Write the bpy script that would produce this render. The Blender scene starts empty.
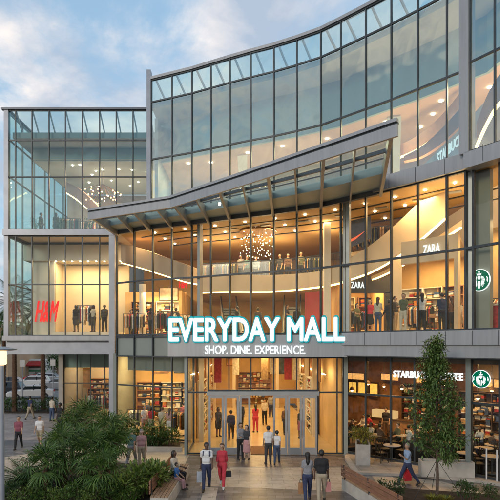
import bpy, math, random
import numpy as np
from mathutils import Vector, Matrix
random.seed(7); rng = np.random.default_rng(7)
S = bpy.context.scene
COL = S.collection
R = math.radians

# ------------------------------------------------------------------ places measured from the photograph
CAM = 5.5
def wp(px, py, Y):                       # photo pixel at depth Y -> world point
    return Vector(((px-250)*Y/500, Y, CAM+(345-py)*Y/500))
def gp(px, py):                          # photo pixel on the ground -> (X, Y)
    Y = 2750/(py-345); return ((px-250)*Y/500, Y)
def hit(px, path):                       # where the sight line through a pixel column meets a plan polyline
    k = (px-250)/500
    for (x0,y0),(x1,y1) in zip(path, path[1:]):
        d = (x1-x0)-k*(y1-y0)
        if abs(d) < 1e-9: continue
        t = (k*y0-x0)/d
        if -1e-6 <= t <= 1.000001: return (x0+t*(x1-x0), y0+t*(y1-y0))
    raise ValueError(px)

# ------------------------------------------------------------------ materials
_M = {}
def mat(name, col, rough=.6, metal=0., var=.12, scale=6., bump=0., emit=None, es=0., spec=.5, col2=None):
    if name in _M: return _M[name]
    m = bpy.data.materials.new(name); m.use_nodes = True; _M[name] = m
    nt = m.node_tree; b = nt.nodes['Principled BSDF']
    b.inputs['Roughness'].default_value = rough; b.inputs['Metallic'].default_value = metal
    b.inputs['Specular IOR Level'].default_value = spec
    tc = nt.nodes.new('ShaderNodeTexCoord'); n = nt.nodes.new('ShaderNodeTexNoise')
    n.inputs['Scale'].default_value = scale; n.inputs['Detail'].default_value = 5
    nt.links.new(tc.outputs['Object'], n.inputs['Vector'])
    r = nt.nodes.new('ShaderNodeValToRGB'); r.color_ramp.elements[0].position = .3; r.color_ramp.elements[1].position = .7
    c = tuple(col)
    lo = tuple(max(0, x*(1-var)) for x in c); hi = tuple(x*(1+var) for x in (col2 or c))
    r.color_ramp.elements[0].color = (*lo, 1); r.color_ramp.elements[1].color = (*hi, 1)
    nt.links.new(n.outputs['Fac'], r.inputs['Fac']); nt.links.new(r.outputs['Color'], b.inputs['Base Color'])
    if bump:
        bp = nt.nodes.new('ShaderNodeBump'); bp.inputs['Strength'].default_value = bump; bp.inputs['Distance'].default_value = .05
        nt.links.new(n.outputs['Fac'], bp.inputs['Height']); nt.links.new(bp.outputs['Normal'], b.inputs['Normal'])
    if emit:
        b.inputs['Emission Color'].default_value = (*emit, 1); b.inputs['Emission Strength'].default_value = es
    return m

def glass(name, tint, refl, rough=0.0, wob=.015, refl_col=(1,1,1), edge=.85):
    if name in _M: return _M[name]
    m = bpy.data.materials.new(name); m.use_nodes = True; _M[name] = m
    nt = m.node_tree; nt.nodes.clear(); N = nt.nodes.new; L = nt.links.new
    out = N('ShaderNodeOutputMaterial'); mx = N('ShaderNodeMixShader'); tr = N('ShaderNodeBsdfTransparent'); gl = N('ShaderNodeBsdfGlossy')
    tr.inputs['Color'].default_value = (*tint, 1); gl.inputs['Roughness'].default_value = rough
    gl.inputs['Color'].default_value = (*refl_col, 1)
    tc = N('ShaderNodeTexCoord'); n = N('ShaderNodeTexNoise'); n.inputs['Scale'].default_value = .9; n.inputs['Detail'].default_value = 1
    bp = N('ShaderNodeBump'); bp.inputs['Strength'].default_value = wob*10; bp.inputs['Distance'].default_value = .1
    L(tc.outputs['Object'], n.inputs['Vector']); L(n.outputs['Fac'], bp.inputs['Height']); L(bp.outputs['Normal'], gl.inputs['Normal'])
    fr = N('ShaderNodeLayerWeight'); fr.inputs['Blend'].default_value = .5; pw = N('ShaderNodeMath'); pw.operation = 'POWER'; pw.inputs[1].default_value = 4
    ma = N('ShaderNodeMath'); ma.operation = 'MULTIPLY_ADD'; ma.inputs[1].default_value = edge; ma.inputs[2].default_value = refl+.04; ma.use_clamp = True
    L(fr.outputs['Facing'], pw.inputs[0])
    L(pw.outputs[0], ma.inputs[0]); L(ma.outputs[0], mx.inputs['Fac'])
    L(tr.outputs[0], mx.inputs[1]); L(gl.outputs[0], mx.inputs[2]); L(mx.outputs[0], out.inputs['Surface'])
    return m

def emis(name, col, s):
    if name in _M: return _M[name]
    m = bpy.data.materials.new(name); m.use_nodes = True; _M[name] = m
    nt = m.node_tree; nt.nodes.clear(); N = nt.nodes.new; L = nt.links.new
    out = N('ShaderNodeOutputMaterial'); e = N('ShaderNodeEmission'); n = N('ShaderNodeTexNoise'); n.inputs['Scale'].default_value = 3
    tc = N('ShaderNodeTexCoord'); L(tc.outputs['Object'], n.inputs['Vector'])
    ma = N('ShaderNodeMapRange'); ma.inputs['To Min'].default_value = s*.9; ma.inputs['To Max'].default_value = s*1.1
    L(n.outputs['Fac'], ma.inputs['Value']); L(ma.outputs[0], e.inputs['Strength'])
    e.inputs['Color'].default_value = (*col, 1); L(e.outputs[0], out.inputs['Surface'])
    return m

def paver(name, c1, c2, mortar, bw=.6, bh=.3, rough=.75, rot=0., off=.5, msize=.008, wet=0.):
    if name in _M: return _M[name]
    m = bpy.data.materials.new(name); m.use_nodes = True; _M[name] = m
    nt = m.node_tree; N = nt.nodes.new; L = nt.links.new; b = nt.nodes['Principled BSDF']
    tc = N('ShaderNodeTexCoord'); mp = N('ShaderNodeMapping'); mp.inputs['Rotation'].default_value = (0,0,rot)
    br = N('ShaderNodeTexBrick'); br.inputs['Scale'].default_value = 1; br.inputs['Brick Width'].default_value = bw
    br.inputs['Row Height'].default_value = bh; br.inputs['Mortar Size'].default_value = msize; br.offset = off
    br.inputs['Color1'].default_value = (*c1,1); br.inputs['Color2'].default_value = (*c2,1); br.inputs['Mortar'].default_value = (*mortar,1)
    br.inputs['Bias'].default_value = 0
    L(tc.outputs['Object'], mp.inputs[0]); L(mp.outputs[0], br.inputs['Vector'])
    n = N('ShaderNodeTexNoise'); n.inputs['Scale'].default_value = 1.1; n.inputs['Detail'].default_value = 8; n.inputs['Roughness'].default_value = .7
    L(tc.outputs['Object'], n.inputs['Vector'])
    mr = N('ShaderNodeMapRange'); mr.inputs['From Min'].default_value = .3; mr.inputs['From Max'].default_value = .7
    mr.inputs['To Min'].default_value = .68; mr.inputs['To Max'].default_value = 1.25; L(n.outputs['Fac'], mr.inputs['Value'])
    mx = N('ShaderNodeVectorMath'); mx.operation = 'SCALE'; L(br.outputs['Color'], mx.inputs[0]); L(mr.outputs[0], mx.inputs['Scale'])
    st = N('ShaderNodeTexNoise'); st.inputs['Scale'].default_value = 4.5; st.inputs['Detail'].default_value = 3; L(tc.outputs['Object'], st.inputs['Vector'])
    sr = N('ShaderNodeMapRange'); sr.inputs['From Min'].default_value = .60; sr.inputs['From Max'].default_value = .72; sr.inputs['To Min'].default_value = 1; sr.inputs['To Max'].default_value = .62; L(st.outputs['Fac'], sr.inputs['Value'])
    m3 = N('ShaderNodeVectorMath'); m3.operation = 'SCALE'; L(mx.outputs[0], m3.inputs[0]); L(sr.outputs[0], m3.inputs['Scale'])
    L(m3.outputs[0], b.inputs['Base Color'])
    r2 = N('ShaderNodeMapRange'); r2.inputs['To Min'].default_value = rough-.2; r2.inputs['To Max'].default_value = rough+.15
    L(n.outputs['Fac'], r2.inputs['Value']); L(r2.outputs[0], b.inputs['Roughness'])
    bp = N('ShaderNodeBump'); bp.inputs['Strength'].default_value = .5; bp.inputs['Distance'].default_value = .006; bp.invert = True
    L(br.outputs['Fac'], bp.inputs['Height']); L(bp.outputs[0], b.inputs['Normal'])
    return m

def leafmat(name, c1, c2, rough=.5):
    if name in _M: return _M[name]
    m = bpy.data.materials.new(name); m.use_nodes = True; _M[name] = m
    nt = m.node_tree; N = nt.nodes.new; L = nt.links.new; b = nt.nodes['Principled BSDF']
    g = N('ShaderNodeNewGeometry'); r = N('ShaderNodeValToRGB')
    r.color_ramp.elements[0].color = (*c1,1); r.color_ramp.elements[1].color = (*c2,1)
    L(g.outputs['Random Per Island'], r.inputs['Fac']); L(r.outputs[0], b.inputs['Base Color'])
    b.inputs['Roughness'].default_value = rough; b.inputs['Specular IOR Level'].default_value = .35
    return m

def streaky(name, col, rough, metal, var):
    m = mat(name, col, rough, metal, var, 1.); nt = m.node_tree; n = nt.nodes['Noise Texture']; b = nt.nodes['Principled BSDF']
    mp = nt.nodes.new('ShaderNodeMapping'); mp.inputs['Scale'].default_value = (5,5,.35); tc = nt.nodes['Texture Coordinate']
    nt.links.new(tc.outputs['Object'], mp.inputs[0]); nt.links.new(mp.outputs[0], n.inputs['Vector']); n.inputs['Detail'].default_value = 8; n.inputs['Roughness'].default_value = .65
    n2 = nt.nodes.new('ShaderNodeTexNoise'); n2.inputs['Scale'].default_value = .5; n2.inputs['Detail'].default_value = 3; nt.links.new(tc.outputs['Object'], n2.inputs['Vector'])
    r = nt.nodes.new('ShaderNodeMapRange'); r.inputs['To Min'].default_value = rough-.12; r.inputs['To Max'].default_value = rough+.15; nt.links.new(n2.outputs['Fac'], r.inputs['Value']); nt.links.new(r.outputs[0], b.inputs['Roughness'])
    bp = nt.nodes.new('ShaderNodeBump'); bp.inputs['Strength'].default_value = .12; bp.inputs['Distance'].default_value = .05; nt.links.new(n2.outputs['Fac'], bp.inputs['Height']); nt.links.new(bp.outputs[0], b.inputs['Normal'])
    return m
ALU   = streaky('aluminium_panel', (.34,.35,.365), .38, .25, .10)
ALUD  = mat('aluminium_panel_dark', (.16,.17,.19), .4, .3, .08, 2)
FRAME = mat('grey_column_metal', (.33,.35,.39), .4, .3, .08, 2)
MULL  = mat('mullion_metal', (.06,.068,.075), .4, .5, .2, 3)
DOORM = mat('door_metal', (.42,.42,.42), .35, .4, .06, 3)
SOFF  = mat('soffit_metal', (.20,.25,.26), .45, .2, .1, 1.5)
CREAM = mat('cream_plaster', (.62,.52,.38), .7, 0, .06, 1)
WHITEP= mat('white_plaster', (.68,.66,.60), .7, 0, .05, 1)
PINKC = mat('pale_ceiling', (.62,.44,.31), .7, 0, .06, .7)
WOOD  = mat('oak_wood', (.34,.17,.07), .5, 0, .25, 4, .1)
WOODD = mat('dark_wood', (.07,.04,.025), .5, 0, .3, 5)
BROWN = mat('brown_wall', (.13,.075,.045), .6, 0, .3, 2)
FLOORM= mat('polished_floor', (.50,.40,.27), .25, 0, .1, .8)
DARK  = mat('dark_portal', (.03,.028,.026), .4, 0, .2, 3)
CONC  = mat('concrete', (.36,.34,.31), .8, 0, .14, 3, .15)
CONCL = mat('pale_concrete', (.46,.43,.38), .8, 0, .12, 3, .15)
ROOFM = mat('roof_membrane', (.30,.33,.34), .8, 0, .1, 1)
WARM  = emis('warm_light', (1.,.62,.25), 9.)
WARM2 = emis('warm_cove_light', (1.,.60,.22), 6.)
LAMPW = emis('downlight', (1.,.80,.55), 40.)
LETW  = emis('white_lit_letter', (.93,1.,1.), 1.05)
LETT  = emis('teal_lit_rim', (.02,.42,.48), .8)
REDL  = emis('red_lit_letter', (1.,.03,.03), .9)
G_UP  = glass('coated_glass', (.58,.74,.70), .29, wob=.028, refl_col=(.80,.95,.97))
G_WING= glass('tinted_glass', (.68,.84,.81), .09, wob=.015, refl_col=(.75,.95,.97), edge=.15)
G_MID = glass('clear_glass', (.90,.92,.86), -.015, wob=.02)
G_GR  = glass('shop_glass', (.88,.91,.87), .01, wob=.01)
G_RAIL = glass('rail_glass', (.88,.92,.90), 0., rough=.15, wob=0.)
G_CAN = glass('canopy_glass', (.70,.82,.80), .04, wob=.01)
EOFE = None

# ------------------------------------------------------------------ mesh building
def wloc(o):
    v = Vector((0,0,0))
    while o is not None: v += o.location; o = o.parent
    return v
class MB:
    def __init__(s): s.v = []; s.f = []; s.mi = []; s.m = 0
    def add(s, vs, fs):
        b = len(s.v); s.v += [tuple(p) for p in vs]; s.f += [tuple(b+i for i in f) for f in fs]; s.mi += [s.m]*len(fs); return s
    def box(s, c, d, rz=0., rx=0., ry=0.):
        x,y,z = d[0]/2,d[1]/2,d[2]/2
        M = Matrix.Rotation(rz,3,'Z') @ Matrix.Rotation(ry,3,'Y') @ Matrix.Rotation(rx,3,'X'); c = Vector(c)
        vs = [c+M@Vector(p) for p in ((-x,-y,-z),(x,-y,-z),(x,y,-z),(-x,y,-z),(-x,-y,z),(x,-y,z),(x,y,z),(-x,y,z))]
        return s.add(vs, [(0,3,2,1),(4,5,6,7),(0,1,5,4),(1,2,6,5),(2,3,7,6),(3,0,4,7)])
    def bar(s, a, b, w, h=None):         # rectangular bar from a to b, w across, h in the other direction
        a, b = Vector(a), Vector(b); h = h or w; d = (b-a)
        if d.length < 1e-6: return s
        d.normalize(); up = Vector((0,0,1)) if abs(d.z) < .95 else Vector((0,1,0))
        r = d.cross(up).normalized(); u = r.cross(d).normalized()
        vs = [p + r*(i*w/2) + u*(j*h/2) for p in (a,b) for i,j in ((-1,-1),(1,-1),(1,1),(-1,1))]
        return s.add(vs, [(3,2,1,0),(4,5,6,7),(0,1,5,4),(1,2,6,5),(2,3,7,6),(3,0,4,7)])
    def tube(s, a, b, ra, rb=None, n=8, cap=True):
        a, b = Vector(a), Vector(b); rb = ra if rb is None else rb; d = (b-a).normalized()
        up = Vector((0,0,1)) if abs(d.z) < .9 else Vector((1,0,0))
        r = d.cross(up).normalized(); u = r.cross(d)
        vs = [p + (r*math.cos(t)+u*math.sin(t))*q for p,q in ((a,ra),(b,rb)) for t in [2*math.pi*i/n for i in range(n)]]
        fs = [(i,(i+1)%n,n+(i+1)%n,n+i) for i in range(n)]
        if cap: fs += [tuple(range(n-1,-1,-1)), tuple(range(n,2*n))]
        return s.add(vs, fs)
    def lathe(s, c, prof, n=16, cap=True):
        c = Vector(c); vs = [c+Vector((r*math.cos(2*math.pi*i/n), r*math.sin(2*math.pi*i/n), z)) for r,z in prof for i in range(n)]
        fs = [(k*n+i,k*n+(i+1)%n,(k+1)*n+(i+1)%n,(k+1)*n+i) for k in range(len(prof)-1) for i in range(n)]
        if cap: fs += [tuple(range(n-1,-1,-1)), tuple(range((len(prof)-1)*n, len(prof)*n))]
        return s.add(vs, fs)
    def ball(s, c, r, n=8, sz=1.):
        pr = [(max(1e-3,r*math.sin(math.pi*k/n)), -r*sz*math.cos(math.pi*k/n)) for k in range(n+1)]
        return s.lathe(c, pr, max(6,n+2))
    def prism(s, pts, z0, z1):
        a = sum(pts[i][0]*pts[(i+1)%len(pts)][1]-pts[(i+1)%len(pts)][0]*pts[i][1] for i in range(len(pts)))
        if a < 0: pts = pts[::-1]
        n = len(pts)
        vs = [(x,y,z0) for x,y in pts]+[(x,y,z1) for x,y in pts]
        return s.add(vs, [tuple(range(n-1,-1,-1)), tuple(range(n,2*n))]+[(i,(i+1)%n,n+(i+1)%n,n+i) for i in range(n)])
    def sheet(s, pts, z):
        a = sum(pts[i][0]*pts[(i+1)%len(pts)][1]-pts[(i+1)%len(pts)][0]*pts[i][1] for i in range(len(pts)))
        if a < 0: pts = pts[::-1]
        return s.add([(x,y,z) for x,y in pts], [tuple(range(len(pts)))])
    def quad(s, a,b,c,d): return s.add([a,b,c,d], [(0,1,2,3)])
    def strip_wall(s, path, z0, z1, t):  # a wall of thickness t following a plan path (t goes away from the camera)
        n = len(path); off = offset(path, t)
        for i in range(n-1):
            s.add([(*path[i],z0),(*path[i+1],z0),(*off[i+1],z0),(*off[i],z0),(*path[i],z1),(*path[i+1],z1),(*off[i+1],z1),(*off[i],z1)],
                  [(0,3,2,1),(4,5,6,7),(0,1,5,4),(2,3,7,6)]+([(3,0,4,7)] if i==0 else [])+([(1,2,6,5)] if i==n-2 else []))
        return s
    def build(s, name, m, parent=None, loc=None, smooth=False, world=True):
        me = bpy.data.meshes.new(name)
        o = bpy.data.objects.new(name, me); COL.objects.link(o)
        base = Vector((0,0,0))
        if parent is not None:
            o.parent = parent
            if world: base = wloc(parent)
        if loc is not None:
            if world and parent is None: o.location = loc; base = Vector(loc)
            else: o.location = loc
        me.from_pydata([tuple(Vector(p)-base) for p in s.v], [], s.f)
        for mm in (m if isinstance(m,(list,tuple)) else [m]): me.materials.append(mm)
        if any(s.mi): me.polygons.foreach_set('material_index', s.mi)
        if smooth: me.polygons.foreach_set('use_smooth', [True]*len(s.f))
        me.update(); return o

def offset(path, t):                     # plan polyline moved by t to the left of its direction (away from camera for left->right paths)
    out = []
    for i,(x,y) in enumerate(path):
        ds = []
        if i > 0: ds.append((x-path[i-1][0], y-path[i-1][1]))
        if i < len(path)-1: ds.append((path[i+1][0]-x, path[i+1][1]-y))
        nx = ny = 0
        for dx,dy in ds:
            l = math.hypot(dx,dy); nx += -dy/l; ny += dx/l
        l = math.hypot(nx,ny); nx/=l; ny/=l
        c = (-ds[0][1]*nx+ds[0][0]*ny)/math.hypot(*ds[0])
        out.append((x+nx*t/c, y+ny*t/c))
    return out

def tag(o, label=None, cat=None, group=None, kind=None):
    if label: o['label'] = label
    if cat: o['category'] = cat
    if group: o['group'] = group
    if kind: o['kind'] = kind
    return o
def empty(name, loc=(0,0,0), rz=0., label=None, cat=None, group=None):
    o = bpy.data.objects.new(name, None); COL.objects.link(o); o.location = loc; o.rotation_euler = (0,0,rz)
    o.empty_display_size = .2
    return tag(o, label, cat, group)
KIDS = {}
def copy_tree(o, parent=None):
    c = o.copy(); COL.objects.link(c); c.parent = parent
    for ch in list(o.children): copy_tree(ch, c)
    return c
def dup(o, loc, rz=0., label=None, group=None, cat=None, sc=None):
    c = copy_tree(o); c.location = loc; c.rotation_euler = (0,0,rz)
    if sc: c.scale = (sc,sc,sc)
    return tag(c, label, cat, group)
def struct(name, mb, m, **k):
    o = mb.build(name, m, **k); o['kind'] = 'structure'; return o

def textmesh(name, body, size, m, parent, p0, p1, ext=.03, off=0., space=1., fit=True, height=None, width=None):
    """letters standing upright; p0 = world start of the baseline, p1 = world point that gives the direction (and the end if fit)."""
    cu = bpy.data.curves.new(name,'FONT'); cu.body = body; cu.size = size; cu.extrude = ext;  cu.space_character = space
    cu.resolution_u = 4
    t = bpy.data.objects.new('tmp', cu); COL.objects.link(t)
    dg = bpy.context.evaluated_depsgraph_get(); me = bpy.data.meshes.new_from_object(t.evaluated_get(dg))
    bpy.data.objects.remove(t); bpy.data.curves.remove(cu)
    if off:                              # bold weight: the outline is thickened by overlaid shifted strokes
        vs = [tuple(v.co) for v in me.vertices]; fs = [tuple(p.vertices) for p in me.polygons]; V = []; Fs = []
        for q,(ux,uy) in enumerate(((0,0),(1,0),(-1,0),(0,.8),(0,-.8),(.7,.6),(-.7,.6),(.7,-.6),(-.7,-.6))):
            b_ = len(V); V += [(x+ux*off, y+uy*off, z-(q*.0006 if z > 0 else 0)) for x,y,z in vs]; Fs += [tuple(i+b_ for i in f) for f in fs]
        bpy.data.meshes.remove(me); me = bpy.data.meshes.new(name); me.from_pydata(V,[],Fs)
    n = len(me.vertices); co = np.empty(n*3); me.vertices.foreach_get('co', co); co = co.reshape(-1,3)
    x0,x1 = co[:,0].min(), co[:,0].max(); z0,z1 = co[:,1].min(), co[:,1].max()
    p0, p1 = Vector(p0), Vector(p1); d = (p1-p0); L = d.length; d.normalize()
    sx = (L/(x1-x0)) if fit else 1; sz = (height/(z1-z0)) if height else sx
    if not fit and height: sx = sz
    nrm = Vector((d.y,-d.x,0)).normalized()
    base = wloc(parent) if parent is not None else Vector((0,0,0))
    out = np.array([list(p0-base)])+ ((co[:,0]-x0)*sx)[:,None]*np.array(list(d)) + ((co[:,1]-z0)*sz)[:,None]*np.array([0,0,1.]) + (co[:,2])[:,None]*np.array(list(nrm))
    me.vertices.foreach_set('co', out.ravel()); me.update()
    me.materials.clear(); me.materials.append(m); me.name = name
    o = bpy.data.objects.new(name, me); COL.objects.link(o); o.parent = parent
    return o
def lamp(name, loc, size, energy, col=(1,.66,.33), sizey=None, rot=(0,0,0), parent=None):  # bare area lamp without a fixture, added to fill a room with light
    l = bpy.data.lights.new(name,'AREA'); l.shape = 'RECTANGLE'; l.size = size; l.size_y = sizey or size; l.energy = energy; l.color = col
    o = bpy.data.objects.new(name, l); COL.objects.link(o); o.location = loc; o.rotation_euler = rot
    if parent: o.parent = parent; o.location = Vector(loc)-wloc(parent)
    return o
EXPO = 0.25
CLOUD_OFF = (1.2,4.4,0)
# ------------------------------------------------------------------ camera, sky, sun
cd = bpy.data.cameras.new('camera'); cam = bpy.data.objects.new('camera', cd); COL.objects.link(cam)
cam.location = (0,0,CAM); cam.rotation_euler = (R(90),0,0); cd.sensor_width = 36; cd.lens = 36; cd.shift_y = .19
cd.clip_end = 3000; cd.clip_start = .1; S.camera = cam

w = bpy.data.worlds.new('World'); S.world = w; w.use_nodes = True; nt = w.node_tree; nt.nodes.clear(); N = nt.nodes.new; L = nt.links.new
out = N('ShaderNodeOutputWorld'); bg = N('ShaderNodeBackground'); bg.inputs['Strength'].default_value = .15
SUN_EL, SUN_AZ = 14., 215.   # low evening sun behind and left of the viewer
sky = N('ShaderNodeTexSky'); sky.sky_type = 'NISHITA'; sky.sun_disc = False
sky.sun_elevation = R(SUN_EL); sky.sun_rotation = R(SUN_AZ); sky.air_density = 1.3; sky.dust_density = .6; sky.ozone_density = 2.
tc = N('ShaderNodeTexCoord'); sep = N('ShaderNodeSeparateXYZ'); L(tc.outputs['Generated'], sep.inputs[0])
az = N('ShaderNodeMath'); az.operation = 'ADD'; az.inputs[1].default_value = .22; L(sep.outputs['Z'], az.inputs[0])
mxz = N('ShaderNodeMath'); mxz.operation = 'MAXIMUM'; mxz.inputs[1].default_value = .1; L(az.outputs[0], mxz.inputs[0])
dx = N('ShaderNodeMath'); dx.operation = 'DIVIDE'; L(sep.outputs['X'], dx.inputs[0]); L(mxz.outputs[0], dx.inputs[1])
dy = N('ShaderNodeMath'); dy.operation = 'DIVIDE'; L(sep.outputs['Y'], dy.inputs[0]); L(mxz.outputs[0], dy.inputs[1])
cb = N('ShaderNodeCombineXYZ'); L(dx.outputs[0], cb.inputs[0]); L(dy.outputs[0], cb.inputs[1])
def fbm(scale, off, det=9, rough=.55, dist=.3):
    mp = N('ShaderNodeMapping'); mp.inputs['Location'].default_value = off; mp.inputs['Scale'].default_value = (1,1,1); L(cb.outputs[0], mp.inputs[0])
    n = N('ShaderNodeTexNoise'); n.inputs['Scale'].default_value = scale; n.inputs['Detail'].default_value = det
    n.inputs['Roughness'].default_value = rough; n.inputs['Distortion'].default_value = dist; L(mp.outputs[0], n.inputs['Vector']); return n
n1 = fbm(.95, CLOUD_OFF, 10, .60, .4); n2 = fbm(2.0, (CLOUD_OFF[0]+.06, CLOUD_OFF[1]+.1, 0), 9)
mask = N('ShaderNodeMapRange'); mask.interpolation_type = 'SMOOTHSTEP'; mask.inputs['From Min'].default_value = .42; mask.inputs['From Max'].default_value = .56
L(n1.outputs['Fac'], mask.inputs['Value'])
shade = N('ShaderNodeValToRGB'); L(n2.outputs['Fac'], shade.inputs['Fac'])
e = shade.color_ramp.elements; e[0].position = .44; e[0].color = (2.75,3.2,3.9,1); e[1].position = .66; e[1].color = (7.7,6.7,5.9,1)
cm = N('ShaderNodeMix'); cm.data_type = 'RGBA'; cm.inputs['Factor'].default_value = .5
mm = N('ShaderNodeMath'); mm.operation = 'MULTIPLY'; mm.inputs[1].default_value = .86; L(mask.outputs[0], mm.inputs[0])
# thin high veil: lifts the Nishita blue toward a paler evening blue
veil = N('ShaderNodeMix'); veil.data_type = 'RGBA'; veil.inputs['Factor'].default_value = .5; veil.inputs['B'].default_value = (2.7,4.3,5.9,1)
L(sky.outputs[0], veil.inputs['A'])
L(mm.outputs[0], cm.inputs['Factor']); L(veil.outputs['Result'], cm.inputs['A']); L(shade.outputs[0], cm.inputs['B'])
L(cm.outputs['Result'], bg.inputs['Color']); L(bg.outputs[0], out.inputs['Surface'])

sl = bpy.data.lights.new('sun','SUN'); so = bpy.data.objects.new('sun', sl); COL.objects.link(so)
sl.energy = .8; sl.angle = R(12); sl.color = (1,.86,.72)
# direction toward the sun, as in the sky texture (rotation is measured clockwise from +Y)
sd = Vector((math.sin(R(SUN_AZ))*math.cos(R(SUN_EL)), math.cos(R(SUN_AZ))*math.cos(R(SUN_EL)), math.sin(R(SUN_EL))))
so.rotation_euler = sd.to_track_quat('Z','Y').to_euler(); so.location = sd*60+Vector((0,0,20))

S.render.engine = 'CYCLES'; cy = S.cycles
cy.use_denoising = True
try: cy.denoiser = 'OPENIMAGEDENOISE'; cy.denoising_input_passes = 'RGB_ALBEDO_NORMAL'
except Exception: pass
cy.max_bounces = 7; cy.diffuse_bounces = 3; cy.glossy_bounces = 3; cy.transmission_bounces = 4; cy.transparent_max_bounces = 14
cy.caustics_reflective = False; cy.caustics_refractive = False; cy.sample_clamp_indirect = 4; cy.sample_clamp_direct = 0
cy.use_adaptive_sampling = True; cy.adaptive_threshold = .02
try: cy.use_light_tree = True
except Exception: pass
S.view_settings.view_transform = 'Standard'; S.view_settings.look = 'None'; S.view_settings.gamma = 1; S.view_settings.use_curve_mapping = False
S.view_settings.exposure = EXPO

# ------------------------------------------------------------------ ground, road, paving
SLATE = paver('slate_pavers', (.085,.083,.085), (.215,.205,.20), (.04,.04,.04), .62, .31, .45)
RUST  = paver('brown_pavers', (.115,.09,.08), (.27,.22,.19), (.05,.045,.04), .5, .25, .42)
CRPAV = paver('cream_pavers', (.44,.37,.29), (.52,.45,.36), (.24,.20,.16), .9, .45, .48)
GRPAV = paver('bluegrey_pavers', (.16,.175,.185), (.21,.225,.235), (.09,.09,.09), .8, .4, .6)
TERR  = paver('beige_pavers', (.33,.29,.245), (.40,.355,.30), (.2,.18,.15), .6, .6, .7, off=0)
ASPH  = mat('asphalt', (.15,.147,.145), .85, 0, .2, 1.5, .1)
EARTH = mat('earth', (.10,.085,.06), .95, 0, .3, .6)
SOIL  = mat('planting_soil', (.035,.025,.018), .95, 0, .4, 6, .4)
STONE = mat('kerb_stone', (.45,.40,.34), .8, 0, .12, 3, .1)
PAINT = mat('road_paint', (.7,.7,.68), .7, 0, .1, 6)
struct('ground', MB().sheet([(-1500,-1500),(1500,-1500),(1500,1500),(-1500,1500)], -.14), EARTH)
struct('road', MB().sheet([(-300,43.5),(60,43.5),(60,74),(-300,74)], -.13), ASPH)
mk = MB()
for x in range(-200, 40, 5): mk.box((x,58.6,-.122), (2.4,.14,.008))
mk.box((-80,44.1,-.122),(250,.12,.008)); mk.box((-80,73.4,-.122),(250,.12,.008))
struct('road_markings', mk, PAINT)
struct('pavement', MB().prism([(-90,-25),(45,-25),(45,43.3),(-90,43.3)], -.3, 0), SLATE)
struct('far_pavement', MB().prism([(-300,74),(60,74),(60,82),(-300,82)], -.3, 0), TERR)
kb = MB(); kb.box((-80,43.42,-.06),(250,.22,.14)); struct('kerb', kb, STONE)
G = lambda l: [gp(*p) for p in l]
struct('cream_paving', MB()
   .sheet(G([(207,467.5),(346,467.5),(361,492),(200,486)]), .004), CRPAV)
struct('cream_path', MB().sheet(G([(60,449),(112,446),(193,448),(182,470),(150,474),(60,468)]), .004), CRPAV)
struct('sidewalk_path', MB().sheet([(-90,24.2),gp(0,458),gp(60,449.3),gp(60,468),gp(0,489),(-30,18.5),(-90,18.5)], .0045), CRPAV)
struct('street_sidewalk', MB().sheet([(-90,25.5),(-10.2,29),(-10.2,38.5),(-13.5,40.2),(-90,40.2)], .004), paver('sidewalk_pavers', (.34,.28,.25), (.42,.355,.32), (.2,.17,.15), .9, .9, .7, off=0))
struct('cream_strip', MB().sheet(G([(204,487),(218,488),(212,520),(196,520)]), .0045), CRPAV)
struct('brown_paving', MB().sheet(G([(198,456),(345,456),(346,467.2),(206,467.2)]), .008), RUST)
struct('diagonal_strip', MB().sheet(G([(372,476),(392,476.5),(436,520),(400,520)]), .006), CRPAV)
struct('bluegrey_paving', MB().sheet(G([(352,474.5),(371,475.5),(399,520),(372,520)]), .005), GRPAV)
struct('cream_band', MB().sheet(G([(415,478.5),(440,481),(520,503),(520,520),(470,520)]), .005), CRPAV)
struct('terrace', MB().prism(G([(346,450),(346,460),(355,474),(420,476.5),(475,482),(540,492),(560,480),(430,440)]), 0, .1), TERR)
te = MB(); tp = G([(344.6,457),(345,460.5),(354.4,474.7),(420,477.2),(475,482.7),(540,493)]); te.strip_wall(tp, 0.002, .115, .22)
struct('terrace_kerb', te, STONE)
# planting beds
bed1 = G([(2,486),(58,464),(120,463.5),(153,466),(161,474),(166,530),(-40,530)])
struct('planting_soil', MB().prism(bed1, 0, .08), SOIL)
kk = MB(); kk.strip_wall(bed1[:6], 0, .16, -.14); struct('bed_kerb', kk, STONE)
bed2 = [(-7.9,29.9),(-3.9,27.9),(-3.6,25.9),(-5.6,26.0),(-8.2,27.6)]
struct('facade_bed', MB().prism(bed2, 0, .1), SOIL)
kk = MB(); kk.strip_wall([(-8.3,29.9),(-8.3,27.55),(-5.6,25.88),(-3.5,25.78)], 0, .22, .16); struct('facade_bed_kerb', kk, STONE)
bed3 = G([(376,489),(400,490),(500,497),(540,500),(560,540),(400,540)])
struct('front_bed', MB().prism(bed3, 0, .08), SOIL)
struct('street_bed', MB().prism([(-40,40.4),(-12.5,40.4),(-12.5,43.2),(-40,43.2)], 0, .1), SOIL)

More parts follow.
